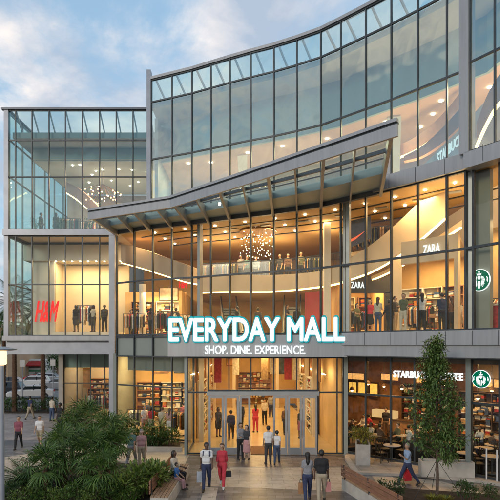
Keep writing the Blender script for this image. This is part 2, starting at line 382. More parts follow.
# ------------------------------------------------------------------ the mall
PATH = [(-8.35,30.5),(-5.8,28.9),(-3.2,27.8),(-.5,26.4),(1.7,25.4),(3.5,24.3),(4.6,23.3),(6.2,21.8),(8.4,19.45),(9.1,18.5),(10.6,16.4),(13.5,12.6)]
Z1, Z2, Z3, Z4 = 5.0, 6.06, 12.3, 12.9
MALL = empty('shopping_mall', (0,28,0), 0, 'curved glass shopping mall lit from inside with canopy over the plaza', 'mall')
def part(name, mb, m, parent=None, **k): return mb.build(name, m, parent or MALL, **k)
PUP = [hit(p, PATH) for p in (150,172,192,211,230,251,274,297,321,341,366,391.5,418,447,466)]
def bay(name, a, b, rows, gm, fw=.06, fd=.10, left=True, right=False, mm=None):
    """one bay of curtain wall: glass between the plan points a, b; rows are the heights of the transoms"""
    mm = mm or MULL
    d = Vector((b[0]-a[0], b[1]-a[1],0)); dn = d.normalized(); nr = Vector((dn.y,-dn.x,0))
    g = MB()
    for z0,z1 in zip(rows, rows[1:]):
        jj = .013 if name == 'upper' else .006; j = [random.uniform(-jj,jj) for _ in range(4)]
        P = lambda p,z,k: (p[0]+nr.x*j[k], p[1]+nr.y*j[k], z)
        g.quad(P(a,z0,0), P(b,z0,1), P(b,z1,2), P(a,z1,3))
    o = part('window', g, gm)
    f = MB(); A = Vector((*a,0)); B = Vector((*b,0))
    for k,z in enumerate(rows):
        zz = z + (.03 if k == 0 else -.03 if k == len(rows)-1 else 0)
        f.box(((a[0]+b[0])/2, (a[1]+b[1])/2, zz), (d.length-.002, fd*.8, fw*1.35), math.atan2(dn.y,dn.x))
    for use,p in ((left,A),(right,B)):
        if use: f.box((p.x,p.y,(rows[0]+rows[-1])/2), (fw, fd, rows[-1]-rows[0]+.004), math.atan2(dn.y,dn.x))
    f.build('frame', mm, o)
    return o
# --- slabs
def slab(name, front, z0, z1, m, back=50.):
    pts = list(front)+[(front[-1][0], back),(front[0][0], back)]
    return part(name, MB().prism(pts, z0, z1), m)
mid = [hit(p, PATH) for p in (117,134.5,153,172,192,211,230,251,274,297,321,341,366,391.5,418,447,466,474,500,530,565)]
ins = offset(mid, .12)
CEIL2 = mat('gallery_ceiling', (.42,.27,.12), .6, 0, .1, .5)
slab('second_floor', ins, Z1+.12, Z2-.02, CREAM)
slab('gallery_ceiling', ins, Z3+.02, Z3+.22, CEIL2)
up_in = offset(PUP, .2)[:-1]+offset([hit(p,PATH) for p in (466,500,530,565)],.1)
slab('third_floor', up_in, Z3+.24, Z4-.02, CREAM)
slab('roof', up_in, 19.25, 19.55, ROOFM)
# outside band between the ground floor and the second storey
k_l = [hit(p, PATH) for p in (117,134.5,153,168)]
b = MB(); b.strip_wall(offset(k_l,-.05), Z2-.14, Z2-.03, .07); part('floor_band', b, MULL)
k_r = [hit(p, PATH) for p in (343,366,391.5,418,447,474,500,530,565)]
b = MB(); b.strip_wall(offset(k_r,-.12), Z1+.5, Z2+.02, .2)
part('floor_band', b, ALU)
b = MB(); b.strip_wall(offset(k_r,-.02), Z1, Z1+.485, .2); part('lower_band', b, ALU)
kj = offset(k_r,-.124)
for p in kj[1:-1]:
    b = MB(); b.box((p[0],p[1],Z1+.78),(.016,.012,.55), -.75); part('panel_joint', b, MULL)
b = MB(); b.prism(offset(k_r,.1)+[(15,25.5),(4.4,30)], Z1-.04, Z1); part('shop_soffit', b, ALUD)
# band between second and third storey, right of the canopy
k3 = [hit(p, PATH) for p in (375,391.5,418,447,470.5)]
b = MB(); b.strip_wall(offset(k3,-.22), Z3-.02, Z4, .3); part('upper_band', b, ALU)
k4 = [hit(p, PATH) for p in (470.5,485,500,530,565)]
b = MB(); b.strip_wall(offset(k4,-.5), Z3-.1, Z4-.1, .56); part('upper_band', b, ALU)
for px in (391.5,418,447,490,520):
    b = MB(); x,y = offset([hit(px-2,PATH),hit(px,PATH),hit(px+2,PATH)], -.225 if px < 470 else -.505)[1]
    b.box((x,y,Z3+.28),(.015,.02,.6), -.78); part('panel_joint', b, MULL)
# the big grey frame at the right of the upper storey
fx = offset([hit(466,PATH),hit(475.2,PATH)], -.5)
b = MB(); b.prism([fx[0],fx[1],hit(475.2,PATH),hit(466,PATH)], Z4-.12, 23.5); part('frame_column', b, ALU)
# left end frame of the upper storey
a = hit(150,PATH); b = MB(); b.box((a[0]-.06,a[1]+.12,(Z4+20.9)/2+.0),(.24,.5,20.9-Z4+.9)); part('frame_column', b, FRAME)
# --- upper storey curtain wall
rows = [Z4, 16.2, 19.5, 20.8]
up = [hit(p, PATH) for p in (151.5,172,192,211,230,251,274,297,321,341,366,391.5,418,447,466)]
for i in range(len(up)-1): bay('upper', up[i], up[i+1], rows, G_UP, left=True, right=i == len(up)-2)
po = offset([hit(p, PATH) for p in (475.2,500,530,565)], -.35)
for i in range(3): bay('upper', po[i], po[i+1], [Z4-.1,16.2,19.5,23], G_UP)
b = MB(); b.strip_wall(offset(up,-.1), 20.8, 20.95, .3); part('roof_edge', b, ALU)
b = MB()
for p,q in zip(up,up[1:]):
    A = Vector((*p,0)); B = Vector((*q,0)); d = (B-A).normalized(); n = Vector((-d.y,d.x,0))
    s0 = A + d*.25
    b.bar(s0+n*.12+Vector((0,0,20.75)), s0+d*.28+n*1.0+Vector((0,0,19.55)), .07,.1)
    b.bar(A+n*.95+Vector((0,0,19.55)), A+n*.95+Vector((0,0,20.2)), .04)
part('parapet_brace', b, FRAME)
# interior of upper storey
innr = [(-5.6,31.2)]+offset(up, 2.0)[1:]+[hit(p,offset(PATH,1.6)) for p in (500,540)]
pal = [p for p in innr if p[0] < 8]
b = MB(); b.strip_wall(innr, 16.85, 19.24, .15); part('bulkhead', b, mat('bulkhead_plaster',(.28,.40,.39),.7,0,.1,.6))
slab('upper_ceiling', offset(innr,.16), 16.9, 17.05, PINKC)
b = MB(); b.box((-5.62,40,16),(.2,20,6.2)); part('side_wall', b, SOFF)
b = MB(); b.box((13.3,32,9.7),(.25,36,19.1)); part('end_wall', b, CREAM)
b = MB(); b.box((1,41,15),(24,.2,4.2)); part('back_wall', b, CREAM)
b = MB()
for px,dd in ((162,3),(183,3.4),(200,5),(222,3),(243,6),(262,3),(285,5),(302,3.2),(330,4),(352,3.2),(372,5),(392,4),(408,3),(425,3.4),(440,5),(455,3.4)):
    x,y = offset([hit(px-3,PATH),hit(px,PATH),hit(px+3,PATH)], dd)[1]
    b.lathe((x,y,16.86),[(.10,0),(.10,.045)],10)
part('downlight', b, LAMPW)
# partitions and lit vertical panels in the upper storey
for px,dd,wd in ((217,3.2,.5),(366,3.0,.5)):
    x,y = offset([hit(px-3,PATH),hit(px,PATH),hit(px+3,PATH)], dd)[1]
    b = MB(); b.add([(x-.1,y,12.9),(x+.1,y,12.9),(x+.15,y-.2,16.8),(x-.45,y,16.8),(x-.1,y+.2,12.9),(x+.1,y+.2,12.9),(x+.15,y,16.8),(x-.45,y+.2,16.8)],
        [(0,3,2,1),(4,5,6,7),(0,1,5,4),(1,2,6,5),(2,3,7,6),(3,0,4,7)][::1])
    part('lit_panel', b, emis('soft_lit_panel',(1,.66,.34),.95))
for x,y,e in ((-3.5,32,380),(0,30.5,380),(3.5,28.5,380),(6.8,25,430),(10.4,21,330)):
    lamp('room_fill', (x,y,16.75), 1.4, e, (1,.72,.45), parent=MALL)
    0 and lamp('room_fill', (x,y,13.1), 1.8, e*.35, (1,.62,.38), rot=(R(180),0,0), parent=MALL)

lamp('room_fill', (7.6,23.2,13.05), 1.6, 260, (1,.55,.25), rot=(R(180),0,0), parent=MALL)  # added upward fill for the timber balcony, no lamp stands there
lamp('room_fill', (10.6,19.5,13.2), 1.2, 260, (1,.5,.2), rot=(R(180),0,0), parent=MALL)  # second added upward fill, for the timber right of the frame
# --- second storey curtain wall
mrows = [Z2, 9.25, Z3]
for i in range(len(mid)-1):
    bay('mid', mid[i], mid[i+1], mrows, G_MID, fw=.07, fd=.14)
for px in (197,341.5,345,466):
    x,y = offset([hit(px-3,PATH),hit(px,PATH),hit(px+3,PATH)], .3)[1]
    b = MB(); b.box((x,y,(Z2+Z3)/2),(.17 if px != 341.5 else .1,.3,Z3-Z2), -.5); part('column', b, FRAME)
# the corner post between wing and centre
b = MB(); b.box((-8.57,31.25,Z3/2),(.36,.5,Z3)); part('corner_post', b, FRAME)

# --- canopy
fr = [(-8.9,27.4),(-4.0,25.0),(-.43,21.6),(4.82,16.4)]
def on_front(px): return hit(px, fr)
CAN = MB()
b = MB(); b.strip_wall(fr, 12.36, 12.76, .10); part('canopy_fascia', b, ALU)
b = MB(); b.strip_wall(offset(fr,.03), 12.765, 12.83, .10); part('canopy_reveal', b, MULL)
b = MB(); b.strip_wall(offset(fr,-.05), 12.835, 12.95, .16); part('canopy_edge', b, ALU)
FX = [88.5,113,130,153,171,193,217,240,266,293,322,354,390.5]; WX = [117.5,133,150,172,190,209,230,250,273,297,321,350,380.5]
wall = offset(PATH,-.06)
b = MB(); soff = MB(); cg = MB(); pur = MB()
FP = [Vector((*offset([on_front(p),(on_front(p)[0]+.01,on_front(p)[1]-.008)],.12)[0],0)) for p in FX]; WPT = [Vector((*hit(p,wall),0)) for p in WX]
for i,(f_,w_) in enumerate(zip(FP,WPT)):
    wd = .07 if 0 < i < len(FP)-1 and i%2 else .13
    d = (w_-f_).normalized(); r = Vector((d.y,-d.x,0))*wd/2
    zt = 12.80
    vs = [f_-r+Vector((0,0,zt-.3)), f_+r+Vector((0,0,zt-.3)), w_+r+Vector((0,0,zt-.75)), w_-r+Vector((0,0,zt-.75)),
          f_-r+Vector((0,0,zt)), f_+r+Vector((0,0,zt)), w_+r+Vector((0,0,zt)), w_-r+Vector((0,0,zt))]
    b.add(vs, [(0,3,2,1),(4,5,6,7),(0,1,5,4),(1,2,6,5),(2,3,7,6),(3,0,4,7)])
for i in range(len(FP)-1):
    q = lambda k,t,z: tuple(FP[k].lerp(WPT[k],t))[:2]+(z,)
    cg.quad(q(i,0,12.82), q(i+1,0,12.82), q(i+1,.7,12.82), q(i,.7,12.82))
    soff.add([q(i,.68,12.5),q(i+1,.68,12.5),q(i+1,1,12.4),q(i,1,12.4),q(i,.68,12.86),q(i+1,.68,12.86),q(i+1,1,12.86),q(i,1,12.86)],
             [(0,3,2,1),(4,5,6,7),(0,1,5,4),(1,2,6,5),(2,3,7,6),(3,0,4,7)])
    pur.bar(q(i,.34,12.72), q(i+1,.34,12.72), .08,.14); pur.bar(q(i,.17,12.78), q(i+1,.17,12.78), .03,.05); pur.bar(q(i,.51,12.78), q(i+1,.51,12.78), .03,.05)
part('canopy_beam', b, ALU); part('canopy_glass', cg, G_CAN); part('canopy_soffit', soff, mat('pale_soffit_panel',(.42,.50,.50),.5,.1,.08,1)); part('canopy_purlin', pur, ALUD)
b = MB(); b.strip_wall(offset([hit(p,PATH) for p in (117,153,192,230,274,321,341,378)],-.1), Z3-.12, Z3+.2, .2); part('canopy_ledger', b, ALUD)
b = MB(); b.strip_wall([hit(p,PATH) for p in (151,192,230,274,321,341,378)], Z3+.22, Z4, .12); part('canopy_upstand', b, FRAME)
for px,e_ in ((205,1),):
    x,y = on_front(px); x+=.6; y+=1.3
    b = MB(); b.lathe((x,y,12.35),[(.06,0),(.06,.1)],10); part('canopy_lamp', b, LAMPW)

# --- left wing
WY, WX0, WX1 = 31.4, -15.4, -6.0
wx = lambda px: (px-250)*WY/500
mw = [4.8,15.6,32.2,49,65.5,82.5,99.7,116.3,133,149.5]
wrow = [12.74, 16.05, 18.35, 20.25]
ws = [(wx(p),WY) for p in mw]
for i in range(len(ws)-1): bay('wing', ws[i], ws[i+1], wrow, G_WING, left=True, right=i == len(ws)-2)
sidey = [WY+.02, 33.2, 35.0, 36.8, 38.6, 40.4, 42.2]
for i in range(6): bay('wing', (WX0+.3,sidey[i+1]), (WX0+.3,sidey[i]), wrow, G_WING)
lrow = [Z2, 9.3, 12.36]
ml = [4.8,15.6,32.2,49,65.5,82.5,99.7,110.5]
ls = [(wx(p),WY) for p in ml]
for i in range(len(ls)-1): bay('wing', ls[i], ls[i+1], lrow, G_WING if i < 0 else G_MID, left=True)
for i in range(6): bay('wing', (WX0+.3,sidey[i+1]), (WX0+.3,sidey[i]), lrow, G_WING)
cx = WX0+.12
b = MB(); b.box((cx,WY+.05,(Z2+20.25)/2),(.28,.3,20.25-Z2)); part('corner_post', b, FRAME)
b = MB(); b.box((cx,42.3,10),(.3,.3,20)); part('corner_post', b, FRAME)
b = MB(); b.box(((cx-.16-6.2)/2, WY-.08, 12.55), (-6.2-cx+.16,.34,.38)); part('floor_band', b, FRAME)
b = MB(); b.box((cx-.04,37,12.55),(.3,10.6,.38)); part('floor_band', b, ALU)
b = MB(); b.box(((cx-.16+wx(113))/2, WY-.1, 5.92), (wx(113)-cx+.16,.36,.3)); part('floor_band', b, ALU)
b = MB(); b.box(((cx-.16+wx(113))/2+.1, WY+.1, 5.72), (wx(113)-cx-.1,.36,.12)); part('band_reveal', b, MULL)
b = MB(); b.box(((cx+wx(113))/2+.05, WY+.1, 5.28), (wx(113)-cx+.1,.4,.74)); part('lower_band', b, FRAME)
b = MB(); b.box((cx+.05,36.8,5.45),(.3,10.6,1.1)); part('lower_band', b, FRAME)
b = MB(); b.box((-11.9,37,5.12),(6.7,10.8,.24)); part('wing_soffit', b, mat('pale_soffit',(.35,.35,.35),.6,0,.1,1))
b = MB(); b.box((-11.9,37,5.9),(6.7,10.8,.28)); part('wing_floor', b, FLOORM)
b = MB(); b.box((-10.5,37.4,Z3+.35),(9.0,11.6,.4)); part('wing_upper_floor', b, CREAM)
b = MB(); b.box((-10.4,37.4,18.75),(9.2,11.6,.36)); part('roof', b, ROOFM)
b = MB(); b.box((wx(77)+.1,WY-.02,20.3),(wx(149.5)-wx(4.8)+.5,.3,.12)); b.box((cx,36.8,20.3),(.3,10.8,.12)); part('roof_edge', b, ALUD)
b = MB()
for px in mw[1:]:
    b.bar((wx(px),WY+.1,20.2),(wx(px)+.1,WY+.9,18.95),.06,.09)
part('parapet_brace', b, FRAME)
# wing ground storey, set back under the overhang
gy = 38.6
b = MB(); b.box((-14.55,gy,2.5),(.35,.35,5.0)); part('column', b, mat('stone_column',(.40,.38,.34),.8,0,.1,2))
gx = [-14.35,-13.35,-12.3,-11.2,-10.1,-9.0]
for i in range(5): bay('wing', (gx[i],gy), (gx[i+1],gy), [.02,2.55,4.98], G_GR, right=i==4)
b = MB(); b.box((-14.5,43.5,2.5),(.2,9.5,5)); part('side_wall', b, mat('stone_column',(.4,.38,.34)))
b = MB(); b.box((-11.7,43.2,2.5),(5.8,.2,5.0)); part('back_wall', b, CREAM)
b = MB(); b.box((-11.7,41,.02),(5.6,4.6,.04)); part('shop_floor', b, FLOORM)
b = MB(); b.box((-11.7,39.0,4.35),(5.3,.3,1.2)); part('bulkhead', b, mat('bulkhead_plaster',(.28,.40,.39)))
lamp('room_fill', (-11.7,41,4.9), 4, 210, sizey=2, parent=MALL)
b = MB(); b.box((-11,48.4,9.5),(9.6,.3,19)); part('rear_wall', b, FRAME)
# wing second storey room
b = MB(); b.box((-11.15,35.6,8.6),(5.1,.2,5.1)); part('display_wall', b, mat('display_cream',(.66,.56,.40),.7,0,.05,1))
b = MB(); b.box((-14.1,34.2,8.65),(1.55,.2,5.2)); part('sign_wall', b, WHITEP)
b = MB(); b.box((-13.35,34.9,8.65),(.15,1.5,5.2)); part('side_wall', b, CREAM)
b = MB(); b.box((-12,35.4,11.75),(6.6,3.2,1.08)); part('bulkhead', b, WHITEP)
b = MB(); b.box((-11,33.2,6.2),(5,1.6,.3)); part('display_plinth', b, WHITEP)
b = MB()
for k in range(9): b.lathe((-13.2+k*.55,34.0,11.17),[(.045,0),(.045,.04)],8)
part('downlight', b, LAMPW)
lamp('room_fill', (-11.2,33.9,11.1), 3.6, 230, (1,.70,.38), sizey=.6, parent=MALL)

# wing third storey room
b = MB(); b.box((-10.4,41.4,15.4),(9.4,.2,4.9)); part('back_wall', b, mat('rose_wall',(.45,.36,.33),.7,0,.1,1))
b = MB(); b.box((-10.2,37.2,17.9),(8.6,7.5,.2)); b.box((-10.2,33.4,18.2),(8.6,.2,.7)); part('upper_ceiling', b, mat('grey_ceiling',(.42,.46,.44),.7,0,.06,.8))
b = MB()
for k in range(14): b.lathe((-13.6+random.random()*6.5,34+random.random()*5,17.76),[(.06,0),(.06,.04)],8)
part('downlight', b, LAMPW)
lamp('room_fill', (-9.5,36.5,17.6), 3, 520, (1,.60,.36), parent=MALL)
lamp('room_fill', (-10.5,35.5,13.1), 2, 150, (1,.66,.45), rot=(R(180),0,0), parent=MALL)  # upward fill added for the wing ceiling, no fixture
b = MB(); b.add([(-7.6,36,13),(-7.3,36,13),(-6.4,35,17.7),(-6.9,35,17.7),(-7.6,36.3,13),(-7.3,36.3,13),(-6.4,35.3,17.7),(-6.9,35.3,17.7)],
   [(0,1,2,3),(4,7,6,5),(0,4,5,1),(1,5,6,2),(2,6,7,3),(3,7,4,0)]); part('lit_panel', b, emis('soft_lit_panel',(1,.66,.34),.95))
# ------------------------------------------------------------------ centre, second storey inside
SPAN = mat('spandrel_panel', (.24,.27,.25), .25, .1, .08, .7)
SHOPW = mat('warm_shop_wall', (.67,.44,.19), .7, 0, .12, 1.2)
GOODS = [mat('goods_%s'%n, c, .8, 0, .3, 8) for n,c in (('red',(.35,.03,.03)),('blue',(.05,.09,.2)),('cream',(.6,.52,.4)),('black',(.02,.02,.02)),('olive',(.16,.15,.07)),('tan',(.42,.26,.12)),('white',(.7,.68,.64)),('orange',(.5,.18,.04)))]
b = MB(); b.strip_wall(offset([hit(p, PATH) for p in (117,134.5,153,172,192)],.03), 4.86, Z2-.02, .1); part('spandrel', b, SPAN)
for px in (117,134.5,153): 
    x,y = hit(px,PATH); b = MB(); b.box((x,y-.03,5.45),(.06,.14,1.2),-.45); part('spandrel_mullion', b, MULL)
def ribbon(name, pts, m, t=.3, cove=True):
    """a plaster fascia with real thickness that sweeps through the room; pts: (px, y_top, y_bottom, depth)"""
    b = MB(); top = [wp(p,a,Y) for p,a,_,Y in pts]; bot = [wp(p,c,Y) for p,_,c,Y in pts]
    n = len(pts); back = Vector((.12,t,0))
    for i in range(n-1):
        a,c,d,e = bot[i],bot[i+1],top[i+1],top[i]
        b.add([a,c,d,e,a+back,c+back,d+back,e+back],[(0,1,2,3),(7,6,5,4),(3,2,6,7),(0,4,5,1)]+([(0,3,7,4)] if i==0 else [])+([(1,5,6,2)] if i==n-2 else []))
    part(name, b, m)
    if cove:
        g = MB()
        for i in range(n-1): g.bar(bot[i]+Vector((0,.1,-.05)), bot[i+1]+Vector((0,.1,-.05)), .12, .07)
        part('cove_light', g, WARM2)
def smooth_pts(pts, n=24):
    P = np.array(pts, float); t = np.linspace(0, len(P)-1, n); out = []
    for u in t:
        i = min(int(u), len(P)-2); f = u-i
        p0,p1,p2,p3 = P[max(i-1,0)],P[i],P[i+1],P[min(i+2,len(P)-1)]
        out.append(tuple(.5*((2*p1)+(-p0+p2)*f+(2*p0-5*p1+4*p2-p3)*f*f+(-p0+3*p1-3*p2+p3)*f**3)))
    return out
ribbon('gallery_fascia', smooth_pts([(200,277,292,31),(232,275,291,30.4),(270,275,291,29.6),(305,273,288,28.6),(333,268,284,27.4),(350,258,279,26.6),(372,244,271,25.6),(395,225,258,24.6),(420,201,240,23.4),(446,175,217,22.2)]), CREAM)
ribbon('stair_fascia', smooth_pts([(345,282,285,27.6),(372,276,279,26.8),(400,262,266,25.8),(430,242,247,24.6),(462,220,226,23)]), CREAM)
ribbon('bulkhead_ribbon', smooth_pts([(121,244,262,32.6),(140,248,267,32.0),(162,256,274,31.2),(185,264,281,30.6),(200,270,284,31)]), mat('taupe_plaster',(.42,.33,.25),.7,0,.06,1))
UW = mat('upper_timber',(.42,.20,.07),.45,0,.2,2,.1)
ribbon('upper_balcony', smooth_pts([(394,147,158,25.2),(412,139,151,24.4),(430,126,140,23.6),(448,108,124,22.8),(462,90,108,22)]), UW)
ribbon('upper_balcony_edge', smooth_pts([(404,156,161,23.6),(422,146,156,22.9),(442,128,143,22.1),(464,104,122,21.2)]), mat('umber_plaster',(.20,.11,.06),.6,0,.15,1), cove=False)
ribbon('upper_balcony', smooth_pts([(477,122,146,20.4),(486,98,126,20),(497,78,106,19.5),(512,58,88,19)]), UW)
ribbon('wing_ramp', smooth_pts([(66,182,192,37),(78,188,200,36.6),(92,200,213,36.2),(104,214,226,36)]), mat('rose_plaster',(.50,.30,.26),.6,0,.08,1))
for dd in (1.7,3.2,4.8):
    q = [p for p in (offset([hit(px,PATH) for px in range(121,480,12)], dd))]; b = MB(); b.strip_wall(q, Z3-.015, Z3+.01, .14); part('ceiling_slot', b, DARK)
for k in range(9):
    x,y = offset([hit(140+k*36,PATH),hit(143+k*36,PATH)], 2.4)[0]; b = MB(); b.box((x,y,Z3),(.6,.3,.03),-.5)
    for t in range(5): b.box((x,y,Z3-.02),(.56-.1*t,.26-.05*t,.012+.004*t),-.5)
    part('ceiling_vent', b, ALU)
# gallery floor behind the fascia
gp_ = [tuple(wp(p,0,Y))[:2] for p,Y in ((200,31.2),(232,30.6),(270,29.8),(305,28.8),(333,27.6),(352,26.9))]
b = MB(); b.prism(gp_+[(6.2,33),(6,40),(-4,40)], 9.0, 9.3); part('gallery_floor', b, FLOORM)
b = MB(); r1 = MB()
for p,q in zip(gp_,gp_[1:]):
    r1.bar((*p,10.55),(*q,10.55),.05); b.quad((*p,9.5),(*q,9.5),(*q,10.5),(*p,10.5)); r1.bar((*p,9.4),(*p,10.55),.04)
part('gallery_glass', b, G_RAIL); part('gallery_rail', r1, MULL)
b = MB(); b.box((2.5,40.2,9.2),(22,.25,6.2)); part('rear_wall', b, SHOPW)
mz = [tuple(wp(p,0,Y))[:2] for p,Y in ((346,27.6),(372,26.2),(394,25.1))]
b = MB(); b.prism(mz+[(mz[-1][0]+1.5,29),(mz[0][0]+.4,31)], 10.35, 10.55); part('mezzanine_floor', b, FLOORM)
b = MB(); b.box((-4.6,36.5,7.6),(.2,7,3.0)); part('side_wall', b, SHOPW)
b = MB(); b.box((-6.5,34.6,7.6),(4.2,.2,3.1)); part('shop_wall', b, SHOPW)
b = MB(); b.lathe(( -7.0,32.6,Z2),[(.22,0),(.22,3.4)],14); b.box((wp(327,300,27.5).x,27.5,8.9),(.35,.35,6.6)); part('column', b, WHITEP)
b = MB(); b.box((wp(396,300,24.8).x,24.8,7.9),(.5,.3,3.7)); part('pilaster', b, CREAM)
# shop shelves: lit shelf wall unit with folded goods
SHK = [0]
def shelf_unit(loc, w, h, rz, label, group=None, nsh=5, dm=None):
    SHK[0] += 1; dm = dm or (CREAM, WOOD, WHITEP)[SHK[0]%3]; nsh += SHK[0]%2
    o = empty('shelf_unit', loc, rz, label, 'shelf', group)
    b = MB(); b.box((-w/2,0,h/2),(.05,.4,h)); b.box((w/2,0,h/2),(.05,.4,h)); b.box((0,.19,h/2),(w,.03,h)); b.build('frame', dm, o, world=False)
    b = MB()
    for k in range(nsh): b.box((0,0,.08+k*(h-.1)/(nsh-1)),(w-.05,.38,.04))
    b.build('shelf', dm, o, world=False)
    g = MB()
    for k in range(nsh-1):
        z = .1+k*(h-.1)/(nsh-1); x = -w/2+.12; hh = (h-.1)/(nsh-1)
        while x < w/2-.3:
            ww = random.uniform(.2,.34); g.m = random.choice((0,1,2,2,3,4,5,5,6,6,7))
            if random.random() < .16: x += ww; continue
            t_ = 0; lim = hh*random.uniform(.3,.75)
            while t_ < lim:
                th = random.uniform(.03,.06); g.box((x+ww/2+random.uniform(-.015,.015),-.03,z+.02+t_+th/2),(ww*random.uniform(.84,.95),.26,th*.9),random.uniform(-.05,.05)); t_ += th
                if random.random() < .35: g.m = random.choice((0,1,2,2,3,4,5,5,6,6,7))
            x += ww+.04
    g.build('folded_goods', GOODS, o, world=False)
    g = MB(); g.box((0,-.17,h-.02),(w-.1,.03,.03)); g.build('light_strip', WARM, o, world=False)
    return o
def rack(loc, rz, label, group=None, pal=(0,1,2,3,4,5,6,7,3,3)):
    o = empty('clothing_rack', loc, rz, label, 'clothes rack', group)
    b = MB(); b.bar((-.7,0,1.4),(.7,0,1.4),.03)
    for s in (-.7,.7): b.bar((s,0,0),(s,0,1.4),.03); b.bar((s,-.25,.03),(s,.25,.03),.04)
    b.build('rail', MULL, o, world=False)
    g = MB(); x = -.62
    while x < .62:
        g.m = random.choice(pal); h = random.uniform(.7,1.05); wdt = random.uniform(.4,.5)
        g.add([(x,-wdt/2*.3,1.36),(x,wdt/2*.3,1.36),(x,wdt/2,1.22),(x+.01,wdt/2*.8,1.36-h),(x-.01,-wdt/2*.8,1.36-h),(x,-wdt/2,1.22),
               (x+.05,-wdt/2*.3,1.36),(x+.05,wdt/2*.3,1.36),(x+.05,wdt/2,1.22),(x+.06,wdt/2*.8,1.36-h),(x+.04,-wdt/2*.8,1.36-h),(x+.05,-wdt/2,1.22)],
              [(0,1,2,3,4,5),(11,10,9,8,7,6)]+[(i,i+6,(i+1)%6+6,(i+1)%6) for i in range(6)]); x += random.uniform(.06,.1)
    g.build('garments', GOODS, o, world=False)
    return o
def dtable(loc, rz, label, group=None):
    o = empty('display_table', loc, rz, label, 'display table', group)
    b = MB(); b.box((0,0,.78),(1.3,.7,.05))
    b.build('table_top', WOOD, o, world=False)
    for sx in (-.58,.58):
        for sy in (-.28,.28): MB().box((sx,sy,.38),(.05,.05,.76)).build('leg', WOODD, o, world=False)
    g = MB()
    for i in range(4):
        for j in range(2):
            g.m = random.choice((0,1,2,2,3,4,5,5,6,6,7)); g.box((-.48+i*.32,-.17+j*.34,.81+.05),(.24,.26,random.uniform(.06,.16)))
    g.build('folded_goods', GOODS, o, world=False)
    return o
SH = 'lit shelves of folded goods in the mall shops'
shelf_unit((-7.3,34.3,Z2), 1.6, 2.4, 0, 'lit shelf of folded clothes in the upper left shop, left of the other', SH)
shelf_unit((-5.6,34.3,Z2), 1.6, 2.4, 0, 'lit shelf of folded clothes in the upper left shop, nearer the teal sign', SH)
rack((-7.3,31.6,Z2), .1, 'rack of dark and red garments behind the upper storey glass beside the corner post')
rack((-5.2,30.6,Z2), -.2, 'rack of garments on the upper storey just left of the teal sign')
rack((-4.4,32.6,Z2), .5, 'rack of garments deeper in the upper shop above the sign letter E')
dtable((-6.3,32.0,Z2), .2, 'table of folded clothes behind the upper storey glass left of the sign')
for px,Y,z,lb in ((264,31.3,9.3,'right of the bulb cascade'),(272,31.0,9.3,'between the gallery people'),(309,30.0,9.3,'left of the pale gallery column'),(318,29.7,9.3,'touching the pale gallery column'),(213,32.4,9.3,'at the left end of the gallery'),(226,32.0,9.3,'second from the left end of the gallery'),
    (352,28.4,10.55,'left on the mezzanine below the orange tick'),(364,27.8,10.55,'middle of the mezzanine below the orange tick'),(377,27.2,10.55,'right on the mezzanine below the orange tick')):
    rack(((px-250)*Y/500,Y,z), -.3, 'rack of dark garments '+lb, 'racks of garments on the gallery', (3,3,4,1,5,3))
# red hanging shop letters in the left shop
t = empty('shop_sign', (-4.4,31.3,9.3), 0, 'small red shop letters hung high behind the second storey glass left of centre', 'shop sign')
textmesh('letters', 'H&M', 1, REDL, t, (-4.45,31.3,9.05), (-3.95,31.25,9.05), ext=.03, off=.02, height=.42)
# ZARA portal
zx0, zx1, ZY = wp(345,0,27).x, wp(389,0,27).x, 27.0
b = MB(); b.box(((zx0+zx1)/2,ZY,8.75),(zx1-zx0,.35,.9)); b.box((zx0+.12,ZY,7.2),(.24,.35,2.3)); b.box((zx1-.12,ZY,7.2),(.24,.35,2.3)); part('shop_portal', b, DARK)
t = empty('shop_sign', ((zx0+.7),ZY-.2,8.5), 0, 'small white shop letters on the dark portal behind the second storey glass', 'shop sign')
textmesh('letters', 'ZARA', 1, LETW, t, (zx0+.28,ZY-.2,8.55), (zx0+1.0,ZY-.2,8.55), ext=.02, off=.02, height=.34)
b = MB(); b.box(((zx0+zx1)/2+.3,31.4,7.5),(4.2,.2,3.0)); b.box((zx1+.1,29.3,7.5),(.2,4,3.0)); b.box((zx0-.1,29.3,7.5),(.2,4,3.0)); part('shop_wall', b, SHOPW)
b = MB(); b.box(((zx0+zx1)/2,29.3,9.15),(2.7,4.2,.12)); part('shop_ceiling', b, CREAM)
lamp('room_fill', ((zx0+zx1)/2,29,9.0), 2, 160, (1,.66,.3), parent=MALL)
shelf_unit((zx0+.75,31.1,Z2), 1.2, 2.4, 0, 'lit shelf at the back of the dark fronted shop, left of the two', SH)
shelf_unit((zx0+2.2,31.1,Z2), 1.2, 2.4, 0, 'lit shelf at the back of the dark fronted shop, right of the two', SH)
rack((zx0+.8,28.4,Z2), .1, 'rack of garments standing inside the dark fronted shop')
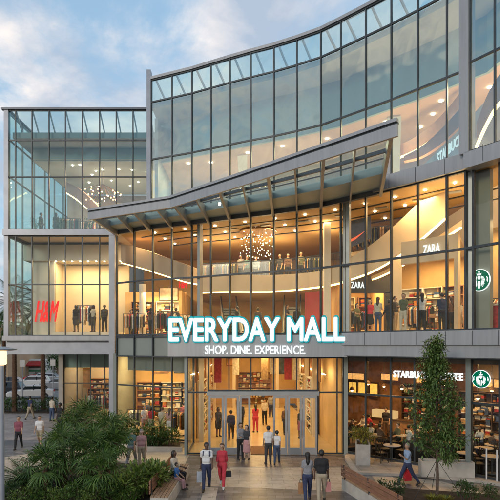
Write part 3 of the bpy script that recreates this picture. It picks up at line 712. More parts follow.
# second shop on the right with tilted letters
o22 = offset(PATH,2.0); ha, hb = hit(401,o22), hit(458,o22)
b = MB(); b.strip_wall([ha,hb], 9.3, 10.35, .25); part('shop_header', b, CREAM)
b = MB(); b.strip_wall([hit(454,o22),hit(458,o22)], Z2, 9.3, .25); part('pilaster', b, CREAM)
deep = lambda px,dd: (lambda y: ((px-250)/500*y, y))(hit(px,PATH)[1]+dd*1.3)
b = MB(); b.strip_wall([deep(394,5.2),deep(433,5.2),deep(470,5.2)], Z2, 10.4, .2); part('shop_wall', b, SHOPW)
b = MB(); q = [ha,hb,deep(470,5.2),deep(394,5.2)]; b.prism(offset(q[:2],.26)+q[2:], 10.1,10.2); part('shop_ceiling', b, CREAM)
t0 = hit(423,offset(PATH,1.93)); t1 = hit(440,offset(PATH,1.93))
t = empty('shop_sign', (*t0,9.6), 0, 'white shop letters on the cream shop header at the right of the second storey', 'shop sign')
textmesh('letters', 'ZARA', 1, LETW, t, (*t0,9.62), (*t1,9.62), ext=.02, off=.02, height=.42)
m_ = deep(432,3.4); lamp('room_fill', (*m_,10.0), 2.2, 260, (1,.68,.33), parent=MALL)
d_ = -.72
for px,lb in ((412,'left of the three'),(431,'middle of the three'),(452,'right of the three')):
    x,y = deep(px,4.7); shelf_unit((x,y,Z2), 1.3, 2.5, d_, 'lit shelf on the back wall of the cream fronted shop, '+lb, SH)
x,y = deep(420,3.2); rack((x,y,Z2), d_, 'rack of garments standing inside the cream fronted shop')
x,y = deep(444,3.0); dtable((x,y,Z2), d_, 'table of folded goods inside the cream fronted shop')
# coffee logo panel
lp = offset(PATH,.55); b = MB(); b.strip_wall([hit(465,lp),hit(490,lp)], Z2, Z3, .25); part('logo_panel', b, mat('sage_panel',(.30,.31,.26),.5,0,.08,.8))
def logo(c, d, r, label):
    """round green coffee emblem: green disc, white rim and a crowned, long haired figure with two tails"""
    d = Vector((d[0],d[1],0)).normalized(); n = Vector((d.y,-d.x,0)); c = Vector(c)
    o = empty('coffee_emblem', c, 0, label, 'emblem')
    def flat(pts, z, th):
        k = len(pts); b = MB()
        f = lambda u,v,zz: tuple(c+d*u*r+Vector((0,0,v*r))+n*zz)
        b.add([f(u,v,z+th) for u,v in pts]+[f(u,v,z) for u,v in pts], [tuple(range(k))]+[(i,i+k,(i+1)%k+k,(i+1)%k) for i in range(k)]); return b
    circ = lambda q,m=32: [(q*math.cos(2*math.pi*i/m), q*math.sin(2*math.pi*i/m)) for i in range(m)]
    flat(circ(1),0,.05).build('rim', LETW, o); flat(circ(.94),.052,.01).build('disc', emis('emblem_green',(.0,.22,.11),.55), o)
    w_ = MB()
    def addp(pts):
        q = flat(pts,.066,.008); w_.add(q.v,q.f)
    star = lambda cx,cy,R_: [(cx+(R_ if i%2==0 else R_*.42)*math.sin(math.pi*i/5), cy+(R_ if i%2==0 else R_*.42)*math.cos(math.pi*i/5)) for i in range(10)]
    addp([(-.17,.42),(.17,.42),(.24,.62),(.1,.54),(0,.66),(-.1,.54),(-.24,.62)]); addp(star(0,.74,.12))
    addp([(-.13,.1),(0,0),(.13,.1),(.15,.25),(.11,.37),(-.11,.37),(-.15,.25)])
    for s in (-1,1):
        for k in range(3):
            x0 = .2+.1*k; addp([(s*x0,.36-.05*k),(s*(x0+.05),.34-.05*k),(s*(x0+.14),0),(s*(x0+.06),-.35),(s*(x0+.16),-.62+.12*k),(s*(x0+.1),-.64+.12*k),(s*(x0-.02),-.35),(s*(x0+.07),0)])
        addp([(s*.68,.28),(s*.78,.2),(s*.84,-.05),(s*.78,-.25),(s*.7,-.1),(s*.72,.08)])
        addp([(s*.04,-.1),(s*.12,-.12),(s*.14,-.5),(s*.06,-.8),(s*.02,-.7)])
    w_.build('figure', LETW, o); return o
x,y = hit(480,offset(PATH,.42)); dd = (PATH[-3][0]-PATH[-4][0], PATH[-3][1]-PATH[-4][1])
logo((x,y,8.02), dd, .43, 'round green coffee emblem on the sage panel behind second storey glass')
# right hand shop beyond the emblem
b = MB(); o4 = offset(PATH,3.2); b.strip_wall([hit(486,o4),hit(540,o4)], Z2, 10.6, .2); part('shop_wall', b, SHOPW)
x,y = hit(500,offset(PATH,1.5)); rc = empty('red_counter', (x,y,Z2), -.95, 'red counter behind the second storey glass at the right edge of the mall', 'counter')
MB().box((0,0,.5),(1.8,.6,1.0)).build('body', GOODS[0], rc, world=False); MB().box((0,0,1.03),(1.9,.7,.06)).build('counter_top', WHITEP, rc, world=False)
x,y = hit(497,offset(PATH,2.6)); rack((x,y,Z2+.0), -.95, 'rack of dark garments behind the red counter')
x,y = hit(505,offset(PATH,2)); lamp('room_fill', (x,y,10.4), 1.5, 120, parent=MALL)
# swoosh banner on the gallery
sx0 = wp(344,0,26.2); b = MB()
bn = empty('swoosh_banner', wp(356,236,26.0), 0, 'slate blue banner with an orange tick hanging above the gallery', 'banner')
c0 = wp(345,222,26.0); c1 = wp(371,216,25.2); c2 = wp(371,238,25.2); c3 = wp(345,250,26.0); bk = Vector((.02,.06,0))
b = MB(); b.add([c3,c2,c1,c0,c3+bk,c2+bk,c1+bk,c0+bk],[(0,1,2,3),(7,6,5,4),(0,4,5,1),(1,5,6,2),(2,6,7,3),(3,7,4,0)]); b.build('cloth', mat('slate_blue_cloth',(.10,.12,.17),.8), bn)
sw = [(-.5,.08),(-.42,-.12),(-.25,-.2),(-.02,-.12),(.5,.22),(.0,.02),(-.25,-.06),(-.38,-.02)]
dU = (c1-c0).normalized(); cc = wp(356,237,25.55)
b = MB(); q = [cc+dU*u*1.0+Vector((0,-.06,v*.95)) for u,v in sw]; b.add(q+[p+Vector((0,.03,0)) for p in q],[tuple(range(8))]+[(i,i+8,(i+1)%8+8,(i+1)%8) for i in range(8)])
b.build('tick', emis('orange_tick',(1,.16,.06),.9), bn)
# chandelier of small bulbs
ch = empty('chandelier', wp(258,205,29.8), 0, 'cascade of tiny glowing bulbs hanging behind the glass above the sign', 'chandelier')
b = MB(); wv = MB()
for i in range(170):
    a = random.random()*6.28; r = random.random()**.5*1.1; z = wp(0,212+random.random()**.8*46,29.8).z
    x,y = ch.location.x+r*math.cos(a), 29.8+r*math.sin(a)*.8; b.ball((x,y,z),.028,4)
    if i%3 == 0: wv.bar((x,y,z),(x,y,12.28),.006)
b.build('bulb_cascade', emis('chandelier_bulb',(1,.75,.4),14.), ch); wv.build('wires', MULL, ch)
MB().lathe((ch.location.x,29.8,12.2),[(1.1,0),(1.1,.08)],20).build('ceiling_plate', WOOD, ch)
ch = empty('chandelier', (wp(101,0,34).x,34.5,15.2), 0, 'bronze branch chandelier with orange lights in the upper left wing', 'chandelier')
b = MB(); g = MB()
for i in range(30):
    a = i*6.28/30; r = .75+.25*(i%3); x,y,z = ch.location.x+r*math.cos(a), 34.5+r*math.sin(a)*.6, 15.75+.35*math.sin(a*2)+.2*(i%2)
    b.bar((ch.location.x,34.5,16.6),(x,y,z),.02); g.ball((x,y,z-.03),.05,4)
b.bar((ch.location.x,34.5,16.6),(ch.location.x,34.5,17.8),.03); b.build('branches', WOOD, ch); g.build('bulbs', emis('orange_bulb',(1,.4,.15),14.), ch)
# shop sign on the white wall of the wing
t = empty('shop_sign', (-14.1,34.0,7.6), 0, 'big slanted red letters on the white wall in the left wing', 'shop sign')
o_ = textmesh('letters', 'H&M', 1, REDL, t, wp(35,322,34.05), wp(56,322,34.05), ext=.04, off=.012, height=1.45)
me = o_.data
for v in me.vertices: v.co.x += (v.co.z+.4)*.16
for k,(px,Y,lb) in enumerate(((70,34.6,'leftmost of three in the upper wing'),(88,35.5,'middle of three in the upper wing'),(122,34.8,'rightmost of three in the upper wing'))):
    rack(((px-250)*Y/500,Y,12.85), .1, 'rack of garments '+lb, 'racks of garments in the upper wing')
shelf_unit((-8.6,40.9,12.85), 2.4, 2.8, 0, 'lit shelf on the rose wall of the upper wing, right of the two', SH); shelf_unit((-11.8,40.9,12.85), 2.4, 2.8, 0, 'lit shelf on the rose wall of the upper wing, left of the two', SH)
# escalators rising behind the sign
def escalator(x, y, rz, label, zb=Z2-.6):
    o = empty('escalator', (x,y,zb), rz, label, 'escalator', 'escalators inside the mall entrance')
    b = MB(); b.add([(-.55,0,0),(.55,0,0),(.55,4.6,2.6),(-.55,4.6,2.6),(-.55,0,-.4),(.55,0,-.4),(.55,4.9,2.2),(-.55,4.9,2.2)],[(0,1,2,3),(7,6,5,4),(0,4,5,1),(1,5,6,2),(2,6,7,3),(3,7,4,0)])
    for k in range(13): b.box((0,.18+k*.36,.14+k*.205),(.9,.34,.14))
    b.build('truss', ALUD, o, world=False)
    for s in (-.55,.55):
        h = MB(); h.add([(s-.03,0,0),(s+.03,0,0),(s+.03,4.6,2.6),(s-.03,4.6,2.6),(s-.03,0,.85),(s+.03,0,.85),(s+.03,4.6,3.45),(s-.03,4.6,3.45)],[(0,3,2,1),(4,5,6,7),(0,1,5,4),(1,2,6,5),(2,3,7,6),(3,0,4,7)])
        h.build('balustrade', WHITEP, o, world=False)
        q = MB(); q.bar((s,-.1,.9),(s,4.65,3.53),.08,.06); q.build('handrail', MULL, o, world=False)
    return o
escalator(-1.0, 31.5, .12, 'escalator rising behind the first word of the sign')
escalator(2.5, 30.3, -.1, 'escalator rising behind the second word of the sign')
b = MB(); b.box((wp(318,300,28).x,28,7.3),(1.5,.25,2.4),-.6); part('red_panel', b, mat('red_feature_panel',(.42,.05,.03),.5,0,.1,1))
for x,y,e in ((-6.5,32.2,190),(-1.6,31,210),(1.8,29.2,210),(4.6,28,150),(7.6,23.4,120)):
    lamp('room_fill', (x,y,Z3-.05), 1.6, e*1.35, (1,.62,.28), parent=MALL)
for x,y,z,e in ((-1.8,32.5,10.8,80),(1.6,32,10.8,80),(4.4,29.5,11.3,60),(-6.6,32.5,8.9,0),(8.6,21.6,10.5,90)):
    if e: lamp('ceiling_fill', (x,y,z), 1.6, e, (1,.66,.32), rot=(R(180),0,0), parent=MALL)  # unseen upward lamps floating in the room, added to brighten the ceiling
for x,y,e in ((-6.0,33,170),(0,33,170),(3.2,31.8,150)):
    lamp('room_fill', (x,y,8.9), 1.8, e, (1,.66,.3), parent=MALL)
b = MB()
for k in range(34):
    px = 125+k*10; 
    try: x,y = hit(px, offset(PATH, 1.2+(k%3)*1.6))
    except ValueError: continue
    b.lathe((x,y,Z3-.02),[(.07,0),(.07,.04)],8)
part('downlight', b, LAMPW)

# ------------------------------------------------------------------ ground floor, shop left of the doors
gb = [hit(p,PATH) for p in (117,134.5,153,172,190)]
for i in range(4): bay('ground', gb[i], gb[i+1], [.12,3.1,4.86], G_GR)
b = MB(); b.strip_wall(offset(gb,.9), 3.95, 4.98, .15); part('bulkhead', b, SPAN)
b = MB(); b.prism(offset(gb,.05)+[(-3.4,36),(-8.3,36)], 0, .06); part('shop_floor', b, FLOORM)
b = MB(); b.box((-5.9,36,2.5),(5.2,.2,5)); part('shop_wall', b, SHOPW)
b = MB(); b.box((-8.3,33.3,2.5),(.2,5.2,5)); part('side_wall', b, SPAN)
b = MB(); b.box((-3.4,32,2.5),(.2,7.6,5)); part('shop_wall', b, SHOPW)
for x,y in ((-6.8,32.6),(-5.0,31.6)): lamp('room_fill', (x,y,4.9), 1.8, 230, (1,.68,.3), parent=MALL)
shelf_unit((-7.2,35.7,.06), 1.7, 2.8, 0, 'lit shelf at the back of the ground floor shop by the palms, left of three', SH, 6)
shelf_unit((-5.6,35.7,.06), 1.5, 2.8, 0, 'lit shelf at the back of the ground floor shop by the palms, middle of three', SH, 6)
shelf_unit((-4.2,35.7,.06), 1.3, 2.8, 0, 'lit shelf at the back of the ground floor shop by the palms, right of three', SH, 6)
rack((-7.0,31.4,.06), .1, 'rack of bright garments near the glass of the ground floor shop')
rack((-4.6,30.4,.06), -.3, 'rack of garments beside the doorway wall in the ground floor shop')
dtable((-5.9,31.9,.06), .2, 'table of folded clothes in the middle of the ground floor shop')
# wing ground shop
def poster(loc, rz, w, h, k, label):
    o = empty('wall_poster', loc, rz, label, 'poster', 'fashion posters in the shops'); MB().box((0,0,0),(w,.05,h)).build('frame', DARK, o, world=False)
    m_ = mat('poster_print_%d'%k, ((.55,.30,.12),(.10,.14,.2),(.6,.5,.38))[k], .5, 0, .7, 1.6); MB().box((0,-.03,0),(w-.08,.02,h-.08)).build('print', m_, o, world=False); return o
poster((-6.4,35.85,4.0), 0, 1.1, 1.0, 0, 'orange brown poster above the shelves of the ground floor shop, left of two')
poster((-4.9,35.85,4.0), 0, 1.1, 1.0, 1, 'dark blue poster above the shelves of the ground floor shop, right of two')
poster((-5.6,34.45,9.0), 0, 1.3, .9, 2, 'cream poster above the shelves of the upper left shop')
poster((-1.6,46.85,4.1), 0, 1.2, 1.1, 0, 'orange brown poster on the far lobby wall, left of two')
poster((2.6,46.85,3.6), 0, 1.2, 1.6, 1, 'dark blue poster on the far lobby wall, right of two')
shelf_unit((-12.8,42.7,.04), 2.0, 2.6, 0, 'lit shelf in the shop under the wing, left of the two', SH, 6)
shelf_unit((-10.4,42.7,.04), 2.0, 2.6, 0, 'lit shelf in the shop under the wing, right of the two', SH, 6)
rack((-12.2,40.2,.04), .1, 'rack of garments in the shop under the wing')
b = MB(); b.box((-10.3,39.6,1.6),(.8,.1,1.5)); b.box((-12.9,39.6,2.9),(.6,.08,1.6)); part('poster', b, mat('orange_poster',(.6,.25,.06),.6,0,.3,3))
# ------------------------------------------------------------------ vestibule and doors
VY = 25.0; vx = lambda px: (px-250)*VY/500
vr = [187.5,208.5,229,251,273.7,296.7,317.5,337,343]
for a_,c_ in zip(vr,vr[1:]):
    low = (a_ < 208 or c_ > 318)
    bay('vest', (vx(a_),VY), (vx(c_),VY), [.05,3.14,4.9] if low else [3.2,4.9], G_GR, right=c_==343)
bay('vest', (vx(187.5),27.7), (vx(187.5),VY), [.05,3.14,4.9], G_GR)
b = MB(); b.box((vx(343.5)+.1,VY+.1,2.5),(.22,.3,5)); part('column', b, mat('green_grey_metal',(.34,.38,.35),.4,.2,.08,2))
b = MB(); b.box((vx(187)-.05,VY+.1,2.5),(.16,.25,5)); part('column', b, mat('green_grey_metal',(.34,.38,.35)))
b = MB(); b.box(((vx(208)+vx(318))/2,VY,3.09),(vx(318)-vx(208)+.1,.22,.2)); part('door_header', b, DOORM)
leaves = [(208.5,224),(224.4,239),(239.4,250.5),(273,287.3),(287.7,302),(302.4,317.5)]
for k,(a_,c_) in enumerate(leaves):
    xa,xc = vx(a_),vx(c_); xm = (xa+xc)/2; wd = xc-xa
    f = MB(); f.box((xa+.055,VY,1.49),(.11,.09,2.96)); f.box((xc-.055,VY,1.49),(.11,.09,2.96)); f.box((xm,VY,.2),(wd-.22,.09,.34)); f.box((xm,VY,2.9),(wd-.22,.09,.14))
    o = part('door', f, DOORM)
    g = MB(); g.quad((xa+.11,VY,.37),(xc-.11,VY,.37),(xc-.11,VY,2.83),(xa+.11,VY,2.83)); g.build('door_glass', G_GR, o)
    s = 1 if k%2 == 0 else -1; hx = (xc-.06) if s > 0 else (xa+.06)
    h = MB(); h.bar((hx,VY-.1,.95),(hx,VY-.1,1.75),.035); h.bar((hx,VY-.1,1.0),(hx,VY,1.0),.025); h.bar((hx,VY-.1,1.7),(hx,VY,1.7),.025); h.build('door_handle', FRAME, o)
b = MB(); b.box((vx(262),26.1,.022),(vx(273)-vx(250.5),2.0,.03)); tag(b.build('door_mat', mat('brown_mat',(.17,.075,.03),.8,0,.2,8), loc=(vx(262),26.1,.0)), 'reddish brown mat inside the open middle doorway', 'door mat')
b = MB(); b.prism([(vx(187.5),25.06),(vx(343),25.06),(4.6,30),(3.6,47),(-3.3,47),(-3.3,27.5)], -.02, .006); part('lobby_floor', b, mat('lobby_floor',(.60,.46,.26),.2,0,.08,.8))
b = MB(); b.prism([(vx(187.5),25.0),(vx(343),25.0),(4.6,47),(-3.3,47)], 4.9, 4.99); part('lobby_ceiling', b, CREAM)
b = MB(); b.box((0,47,2.5),(9,.2,5)); part('lobby_wall', b, SHOPW)
b = MB(); b.box((-3.25,37.5,2.5),(.2,19,5)); part('lobby_wall', b, SHOPW)
b = MB(); b.strip_wall([(4.75,25.4),(4.4,29),(4.3,47)], 0.01, 4.9, .1); part('lobby_wall', b, SHOPW)
b = MB()
    
for i,(x,y) in enumerate(((-2.75,28.4),(-2.75,33),(-2.75,38),(3.85,29.8),(3.85,34),(3.85,39),(-1.4,44),(2.4,44))): b = MB(); b.box((x,y,2.45),(.26,.26,4.9)); part('lobby_column', b, CREAM)
b = MB()
for i in range(36):
    y = 28+i*.5; b.box((-3.1,y,4.1),(.08,.12,1.5)); b.box((4.07,y+1,4.1),(.08,.12,1.5))
part('slat_screen', b, WOOD)
for i,(x,y,hh) in enumerate(((-1.9,29.5,1.5),(-.9,32,1.2),(.9,30.5,1.4),(2.2,29,1.3),(2.9,31.5,1.5),(-2.2,36,1.4),(1.6,35,1.3))):
    o = empty('hanging_banner', (x,y,4.88), .2*(-1)**i, ('red','cream','brown','red','cream','brown','cream')[i]+' narrow fabric banner hanging from the lobby ceiling, %s counted from the left doors'%('first','third','fourth','sixth','seventh','second','fifth')[i], 'banner', 'narrow banners in the lobby')
    MB().box((0,0,-.1-hh/2),(.42,.02,hh)).build('cloth', GOODS[(0,2,5,0,2,5,2)[i]], o, world=False); MB().bar((-.23,0,-.1),(.23,0,-.1),.03).build('rod', MULL, o, world=False)
    MB().bar((0,0,0),(0,0,-.1),.02).build('cord', MULL, o, world=False)
b = MB()
b = MB()
for i in range(7):
    y = 27.5+i*2.7
    for x in (-1.2,.6,2.4): b.lathe((x,y,4.84),[(.09,0),(.09,.05)],8)
    b.box((-3.1,y,3.9),(.06,1.2,.06)); b.box((4.05,y,3.9),(.06,1.2,.06))
part('downlight', b, emis('lobby_downlight',(1,.75,.42),22.))
b = MB()
for y,e in ((26.6,90),(31,170),(36.5,190),(42,210)): lamp('room_fill', (.5,y,4.8), 2.4, e*1.15, (1,.66,.28), parent=MALL)
shelf_unit((-2.9,30.6,0), 2.4, 3.4, R(90), 'tall lit shop shelf along the left lobby wall near the doors', SH, 7)
shelf_unit((-2.9,35.5,0), 2.6, 3.4, R(90), 'tall lit shop shelf farther back along the left lobby wall', SH, 7)
shelf_unit((3.9,31.9,0), 2.4, 3.4, R(-90), 'tall lit shop shelf along the right lobby wall near the doors', SH, 7)
shelf_unit((3.9,36.5,0), 2.6, 3.4, R(-90), 'tall lit shop shelf farther back along the right lobby wall', SH, 7)
shelf_unit((.4,46.6,0), 3.0, 3.0, 0, 'wide lit shop shelf across the far end of the lobby', SH, 6)
# ------------------------------------------------------------------ sign box over the doors
sg = [(-4.05,24.62),(4.55,23.42)]
b = MB(); b.prism([sg[0],sg[1],(4.62,25.1),(-3.1,25.1),(-3.0,27.6),(-4.05,28.0)], 4.93, 5.98)
sb = part('sign_box', b, ALU)
SGN = empty('mall_sign', (.2,24.0,5.0), 0, 'large white sign letters with teal glow and a small tagline over the doors', 'mall sign')
d = Vector((sg[1][0]-sg[0][0], sg[1][1]-sg[0][1],0)).normalized(); nn = Vector((d.y,-d.x,0))
p0 = Vector((*sg[0],5.66))+d*.03+nn*.14; p1 = Vector((*sg[1],5.66))-d*.06+nn*.14
textmesh('title_letters', 'EVERYDAY MALL', 1, LETW, SGN, p0+d*.06, p1-d*.04, ext=.03, off=.03, height=1.16, space=1.0)
textmesh('title_rim', 'EVERYDAY MALL', 1, LETT, SGN, p0-nn*.07-Vector((0,0,.06)), p1-nn*.07-Vector((0,0,.06))+d*.03, ext=.05, off=.062, height=1.30, space=1.0)
a0 = Vector((*hit(205,sg),5.06))+nn*.05; a1 = Vector((*hit(305.5,sg),5.06))+nn*.05
textmesh('tagline_letters', 'SHOP. DINE. EXPERIENCE.', 1, LETW, SGN, a0, a1, ext=.025, off=.022, height=.42)
# ------------------------------------------------------------------ coffee shop, ground floor right
GP = offset(PATH, 1.45)
cpx = [346,366,391,415,441,467]
cg_ = [hit(p,GP) for p in cpx]
for i in range(5): bay('cafe', cg_[i], cg_[i+1], [.12,3.1,4.96], G_GR, fw=.08)
cg2 = [hit(p,GP) for p in (471.5,500,530)]
for i in range(2): bay('cafe', cg2[i], cg2[i+1], [.12,3.1,4.96], G_GR, fw=.08)
x,y = hit(469.3,GP); b = MB(); b.box((x,y,2.5),(.2,.3,4.9),-.75); part('column', b, mat('green_grey_metal',(.34,.38,.35)))
cin = offset([hit(p,GP) for p in (346,391,441,467,500,530)], .05)
dcf = lambda px,dd: (lambda y: ((px-250)/500*y, y))(hit(px,GP)[1]+dd*1.3)
cbk = [dcf(p,6.5) for p in (346,391,441,467,500,530)]
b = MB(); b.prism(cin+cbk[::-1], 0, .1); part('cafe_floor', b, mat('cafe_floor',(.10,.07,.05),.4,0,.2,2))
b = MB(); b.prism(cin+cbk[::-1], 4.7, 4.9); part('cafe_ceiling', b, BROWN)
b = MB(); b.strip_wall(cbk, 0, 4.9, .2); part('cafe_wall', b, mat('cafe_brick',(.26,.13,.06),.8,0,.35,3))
b = MB(); b.strip_wall([(4.95,25.7),cbk[0]], 0, 4.9, .15); part('side_wall', b, BROWN)
ncb = dcf
cdir = math.atan2(GP[8][1]-GP[7][1], GP[8][0]-GP[7][0])
for k,(px,zz,h_,lb) in enumerate(((353,388,.95,'leftmost of the framed pictures'),(362.5,388,.9,'middle framed picture'),(374,390,1.0,'rightmost of the framed pictures'))):
    x,y = ncb(px,6.3); z = 5.5-(zz-345)*y/500
    o = empty('framed_picture', (x,y,z), cdir, lb+' glowing yellow on the cafe back wall', 'picture', 'framed pictures in the cafe')
    MB().box((0,0,0),(.75,.06,h_)).build('frame', WOODD, o, world=False)
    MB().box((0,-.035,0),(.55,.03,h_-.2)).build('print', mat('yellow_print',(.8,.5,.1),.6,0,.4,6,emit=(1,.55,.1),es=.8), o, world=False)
for k,px in enumerate((352,368,384,402,424,446,478,492)):
    x,y = ncb(px,2.2+1.4*(k%3)); z = 3.0+.25*(k%2)
    o = empty('pendant_lamp', (x,y,4.7), 0, 'small warm pendant lamp in the cafe, %s one counted from the doors'%('first second third fourth fifth sixth seventh eighth'.split()[k]), 'pendant lamp', 'pendant lamps in the cafe')
    MB().bar((0,0,0),(0,0,z-4.7+.2),.02).build('cord', MULL, o, world=False)
    MB().lathe((0,0,z-4.7),[(.16,0),(.12,.12),(.04,.2)],10).build('lamp_shade', BROWN, o, world=False)
    MB().ball((0,0,z-4.7),.075,6).build('bulb', WARM if 0 else emis('cafe_bulb',(1,.6,.22),30.), o, world=False)
for px,dd,e in ((362,3.5,60),(395,3.2,75),(432,3.2,75),(478,2.5,80)):
    x,y = ncb(px,dd); lamp('room_fill', (x,y,4.6), 1.2, e*1.6, (1,.54,.20), parent=MALL)
x,y = ncb(400,4.6)
ct = empty('cafe_counter', (x,y,.1), cdir, 'long wooden serving counter with lit pastry case inside the cafe', 'counter')
MB().box((0,0,.5),(4.2,.6,1.0)).build('body', WOOD, ct, world=False); MB().box((0,0,1.03),(4.3,.7,.06)).build('counter_top', WOODD, ct, world=False)
MB().box((-1,0,1.3),(1.5,.5,.45)).build('pastry_case', emis('pastry_case',(1,.6,.25),.7), ct, world=False)
for px,dd,lb in ((416,6.1,'behind the counter in the cafe'),(436,6.1,'in the cafe behind the round tree'),(476,4.0,'right of the grey column in the cafe'),(490,4.0,'at the right edge of the cafe')):
    x,y = ncb(px,dd); shelf_unit((x,y,.1), 1.7, 3.0, cdir, 'lit shelf of cafe goods '+lb, SH, 6, WOODD)
for k,(px,dd) in enumerate(((356,5.6),(390,6.0),(424,5.2),(440,5.6),(481,4.6),(496,4.6))):
    x,y = ncb(px,dd); o = empty('menu_board', (x,y,3.5), cdir, 'glowing amber menu board high on the cafe wall, %s from the doors'%('first second third fourth fifth sixth'.split()[k]), 'menu board', 'menu boards in the cafe')
    MB().box((0,0,0),(1.3,.06,.5)).build('frame', WOODD, o, world=False); MB().box((0,-.035,0),(1.2,.02,.4)).build('face', mat('menu_face',(.5,.3,.12),.6,0,.7,9,emit=(1,.5,.15),es=.7), o, world=False)
so_ = offset(PATH, 1.30)
s0, s1 = hit(393.5,so_), hit(463,so_)
t = empty('cafe_sign', (*s0,4.0), 0, 'row of white lit letters across the top of the cafe window', 'cafe sign')
textmesh('letters', 'STARBUCKS COFFEE', 1, LETW, t, (*s0,4.0), (*s1,4.0), ext=.03, off=.03, height=.33, space=1.05)
x,y = hit(481.5,so_); logo((x,y,4.12), (math.cos(cdir),math.sin(cdir)), .37, 'round green coffee emblem hung in the ground floor window beside the column')
o3 = offset(PATH,1.1)
x3,y3 = hit(451,o3); d3 = Vector((math.cos(cdir-.06),math.sin(cdir-.06),0))
t = empty('vertical_sign', (x3,y3,13.3), 0, 'small white lit letters behind the upper storey glass by the grey frame', 'shop sign')
textmesh('letters', 'STARBUCKS', 1, LETW, t, wp(437,164,20.9), wp(464,141,20.0), ext=.02, off=.03, height=.42)
# ------------------------------------------------------------------ people: one continuous body grown from a distance field
SKINS = [mat('skin_light',(.58,.38,.28),.5,0,.04,8), mat('skin_tan',(.42,.26,.17),.5,0,.04,8), mat('skin_dark',(.11,.06,.04),.5,0,.04,8)]
HAIRS = [mat('hair_black',(.012,.010,.009),.5,0,.3,30), mat('hair_brown',(.06,.03,.015),.5,0,.3,30), mat('hair_grey',(.25,.22,.2),.6,0,.3,30)]
def cloth(n,c): return mat('cloth_'+n, c, .85, 0, .06, 9, .6)
CL = {k:cloth(k,c) for k,c in dict(white=(.68,.68,.68),black=(.018,.018,.02),navy=(.03,.04,.09),jeans=(.06,.09,.16),red=(.50,.04,.06),pink=(.50,.27,.27),grey=(.25,.25,.27),
    lightblue=(.26,.36,.52),khaki=(.38,.31,.22),rose=(.26,.08,.11),teal=(.10,.22,.26),charcoal=(.05,.05,.055),cream=(.58,.52,.42),brown=(.13,.07,.04),blue=(.05,.16,.42),olive=(.12,.13,.07)).items()}
SHOE = mat('shoe_leather',(.03,.025,.02),.5,0,.2,9); SHOEW = mat('shoe_white',(.6,.6,.6),.6,0,.1,9)
def sdf_mesh(prims, h, cuts=(), k=.03):
    """prims: (a, b, ra, rb) round cones with smooth union; cuts: (normal, offset) half spaces kept where n.p < offset"""
    P = np.array([[*a,*b,ra,rb] for a,b,ra,rb in prims], float)
    lo = np.minimum(P[:,0:3]-P[:,6:7], P[:,3:6]-P[:,7:8]).min(0)-.05; hi = np.maximum(P[:,0:3]+P[:,6:7], P[:,3:6]+P[:,7:8]).max(0)+.05
    n = np.ceil((hi-lo)/h).astype(int)+1
    F = np.full(n, .5, np.float32)
    ax = [lo[i]+np.arange(n[i])*h for i in range(3)]
    for row in P:
        a,b,ra,rb = row[:3],row[3:6],row[6],row[7]; m = .06
        l = np.minimum(a-ra,b-rb)-m; u = np.maximum(a+ra,b+rb)+m
        s = [slice(max(0,int((l[i]-lo[i])/h)), min(n[i],int((u[i]-lo[i])/h)+2)) for i in range(3)]
        X,Y,Z = np.meshgrid(ax[0][s[0]],ax[1][s[1]],ax[2][s[2]],indexing='ij')
        d = b-a; L2 = max(d@d,1e-9); t = np.clip(((X-a[0])*d[0]+(Y-a[1])*d[1]+(Z-a[2])*d[2])/L2,0,1)
        D = np.sqrt((X-a[0]-t*d[0])**2+(Y-a[1]-t*d[1])**2+(Z-a[2]-t*d[2])**2)-(ra+(rb-ra)*t)
        C = F[s[0],s[1],s[2]]; kk = min(k, max(ra,rb)*.6); hh = np.clip(.5+.5*(C-D)/kk,0,1)
        F[s[0],s[1],s[2]] = (C*(1-hh)+D*hh-kk*hh*(1-hh))
    if cuts:
        X,Y,Z = np.meshgrid(*ax,indexing='ij')
        for nv,o in cuts: F = np.maximum(F, X*nv[0]+Y*nv[1]+Z*nv[2]-o)
    F[0]=F[-1]=.5; F[:,0]=F[:,-1]=.5; F[:,:,0]=F[:,:,-1]=.5
    ins = F < 0; nx,ny,nz = F.shape; N1 = (nx-1,ny-1,nz-1)
    acc = np.zeros((*N1,3)); cnt = np.zeros(N1)
    for axn in range(3):
        o1 = [(axn+1)%3,(axn+2)%3]
        for da in (0,1):
            for db in (0,1):
                st = [0,0,0]; st[o1[0]] = da; st[o1[1]] = db
                A = F[tuple(slice(st[i], st[i]+N1[i]) for i in range(3))]
                st2 = list(st); st2[axn] = 1
                B = F[tuple(slice(st2[i], st2[i]+N1[i]) for i in range(3))]
                c = (A<0)!=(B<0); t = np.where(c, A/np.where(c,A-B,1), 0)
                acc[...,axn] += t*c
                acc[...,o1[0]] += da*c; acc[...,o1[1]] += db*c; cnt += c
    idx = np.argwhere(cnt>0); ids = -np.ones(N1,int); ids[tuple(idx.T)] = np.arange(len(idx))
    V = (idx + acc[tuple(idx.T)]/cnt[tuple(idx.T)][:,None])*h + lo
    faces = []
    for axn in range(3):
        o1,o2 = (axn+1)%3,(axn+2)%3
        sl = [slice(0,None)]*3; s2 = [slice(0,None)]*3
        A = np.take(ins, range(F.shape[axn]-1), axn); B = np.take(ins, range(1,F.shape[axn]), axn)
        e = np.argwhere(A!=B); e = e[(e[:,o1]>0)&(e[:,o2]>0)&(e[:,o1]<F.shape[o1]-1)&(e[:,o2]<F.shape[o2]-1)]
        if not len(e): continue
        fl = A[tuple(e.T)]
        q = []
        for da,db in ((1,1),(0,1),(0,0),(1,0)):
            c = e.copy(); c[:,o1]-=da; c[:,o2]-=db; q.append(ids[tuple(c.T)])
        q = np.stack(q,1); q[~fl] = q[~fl][:,::-1]; faces.append(q)
    Fc = np.concatenate(faces); Fc = Fc[(Fc>=0).all(1)]
    return V, Fc
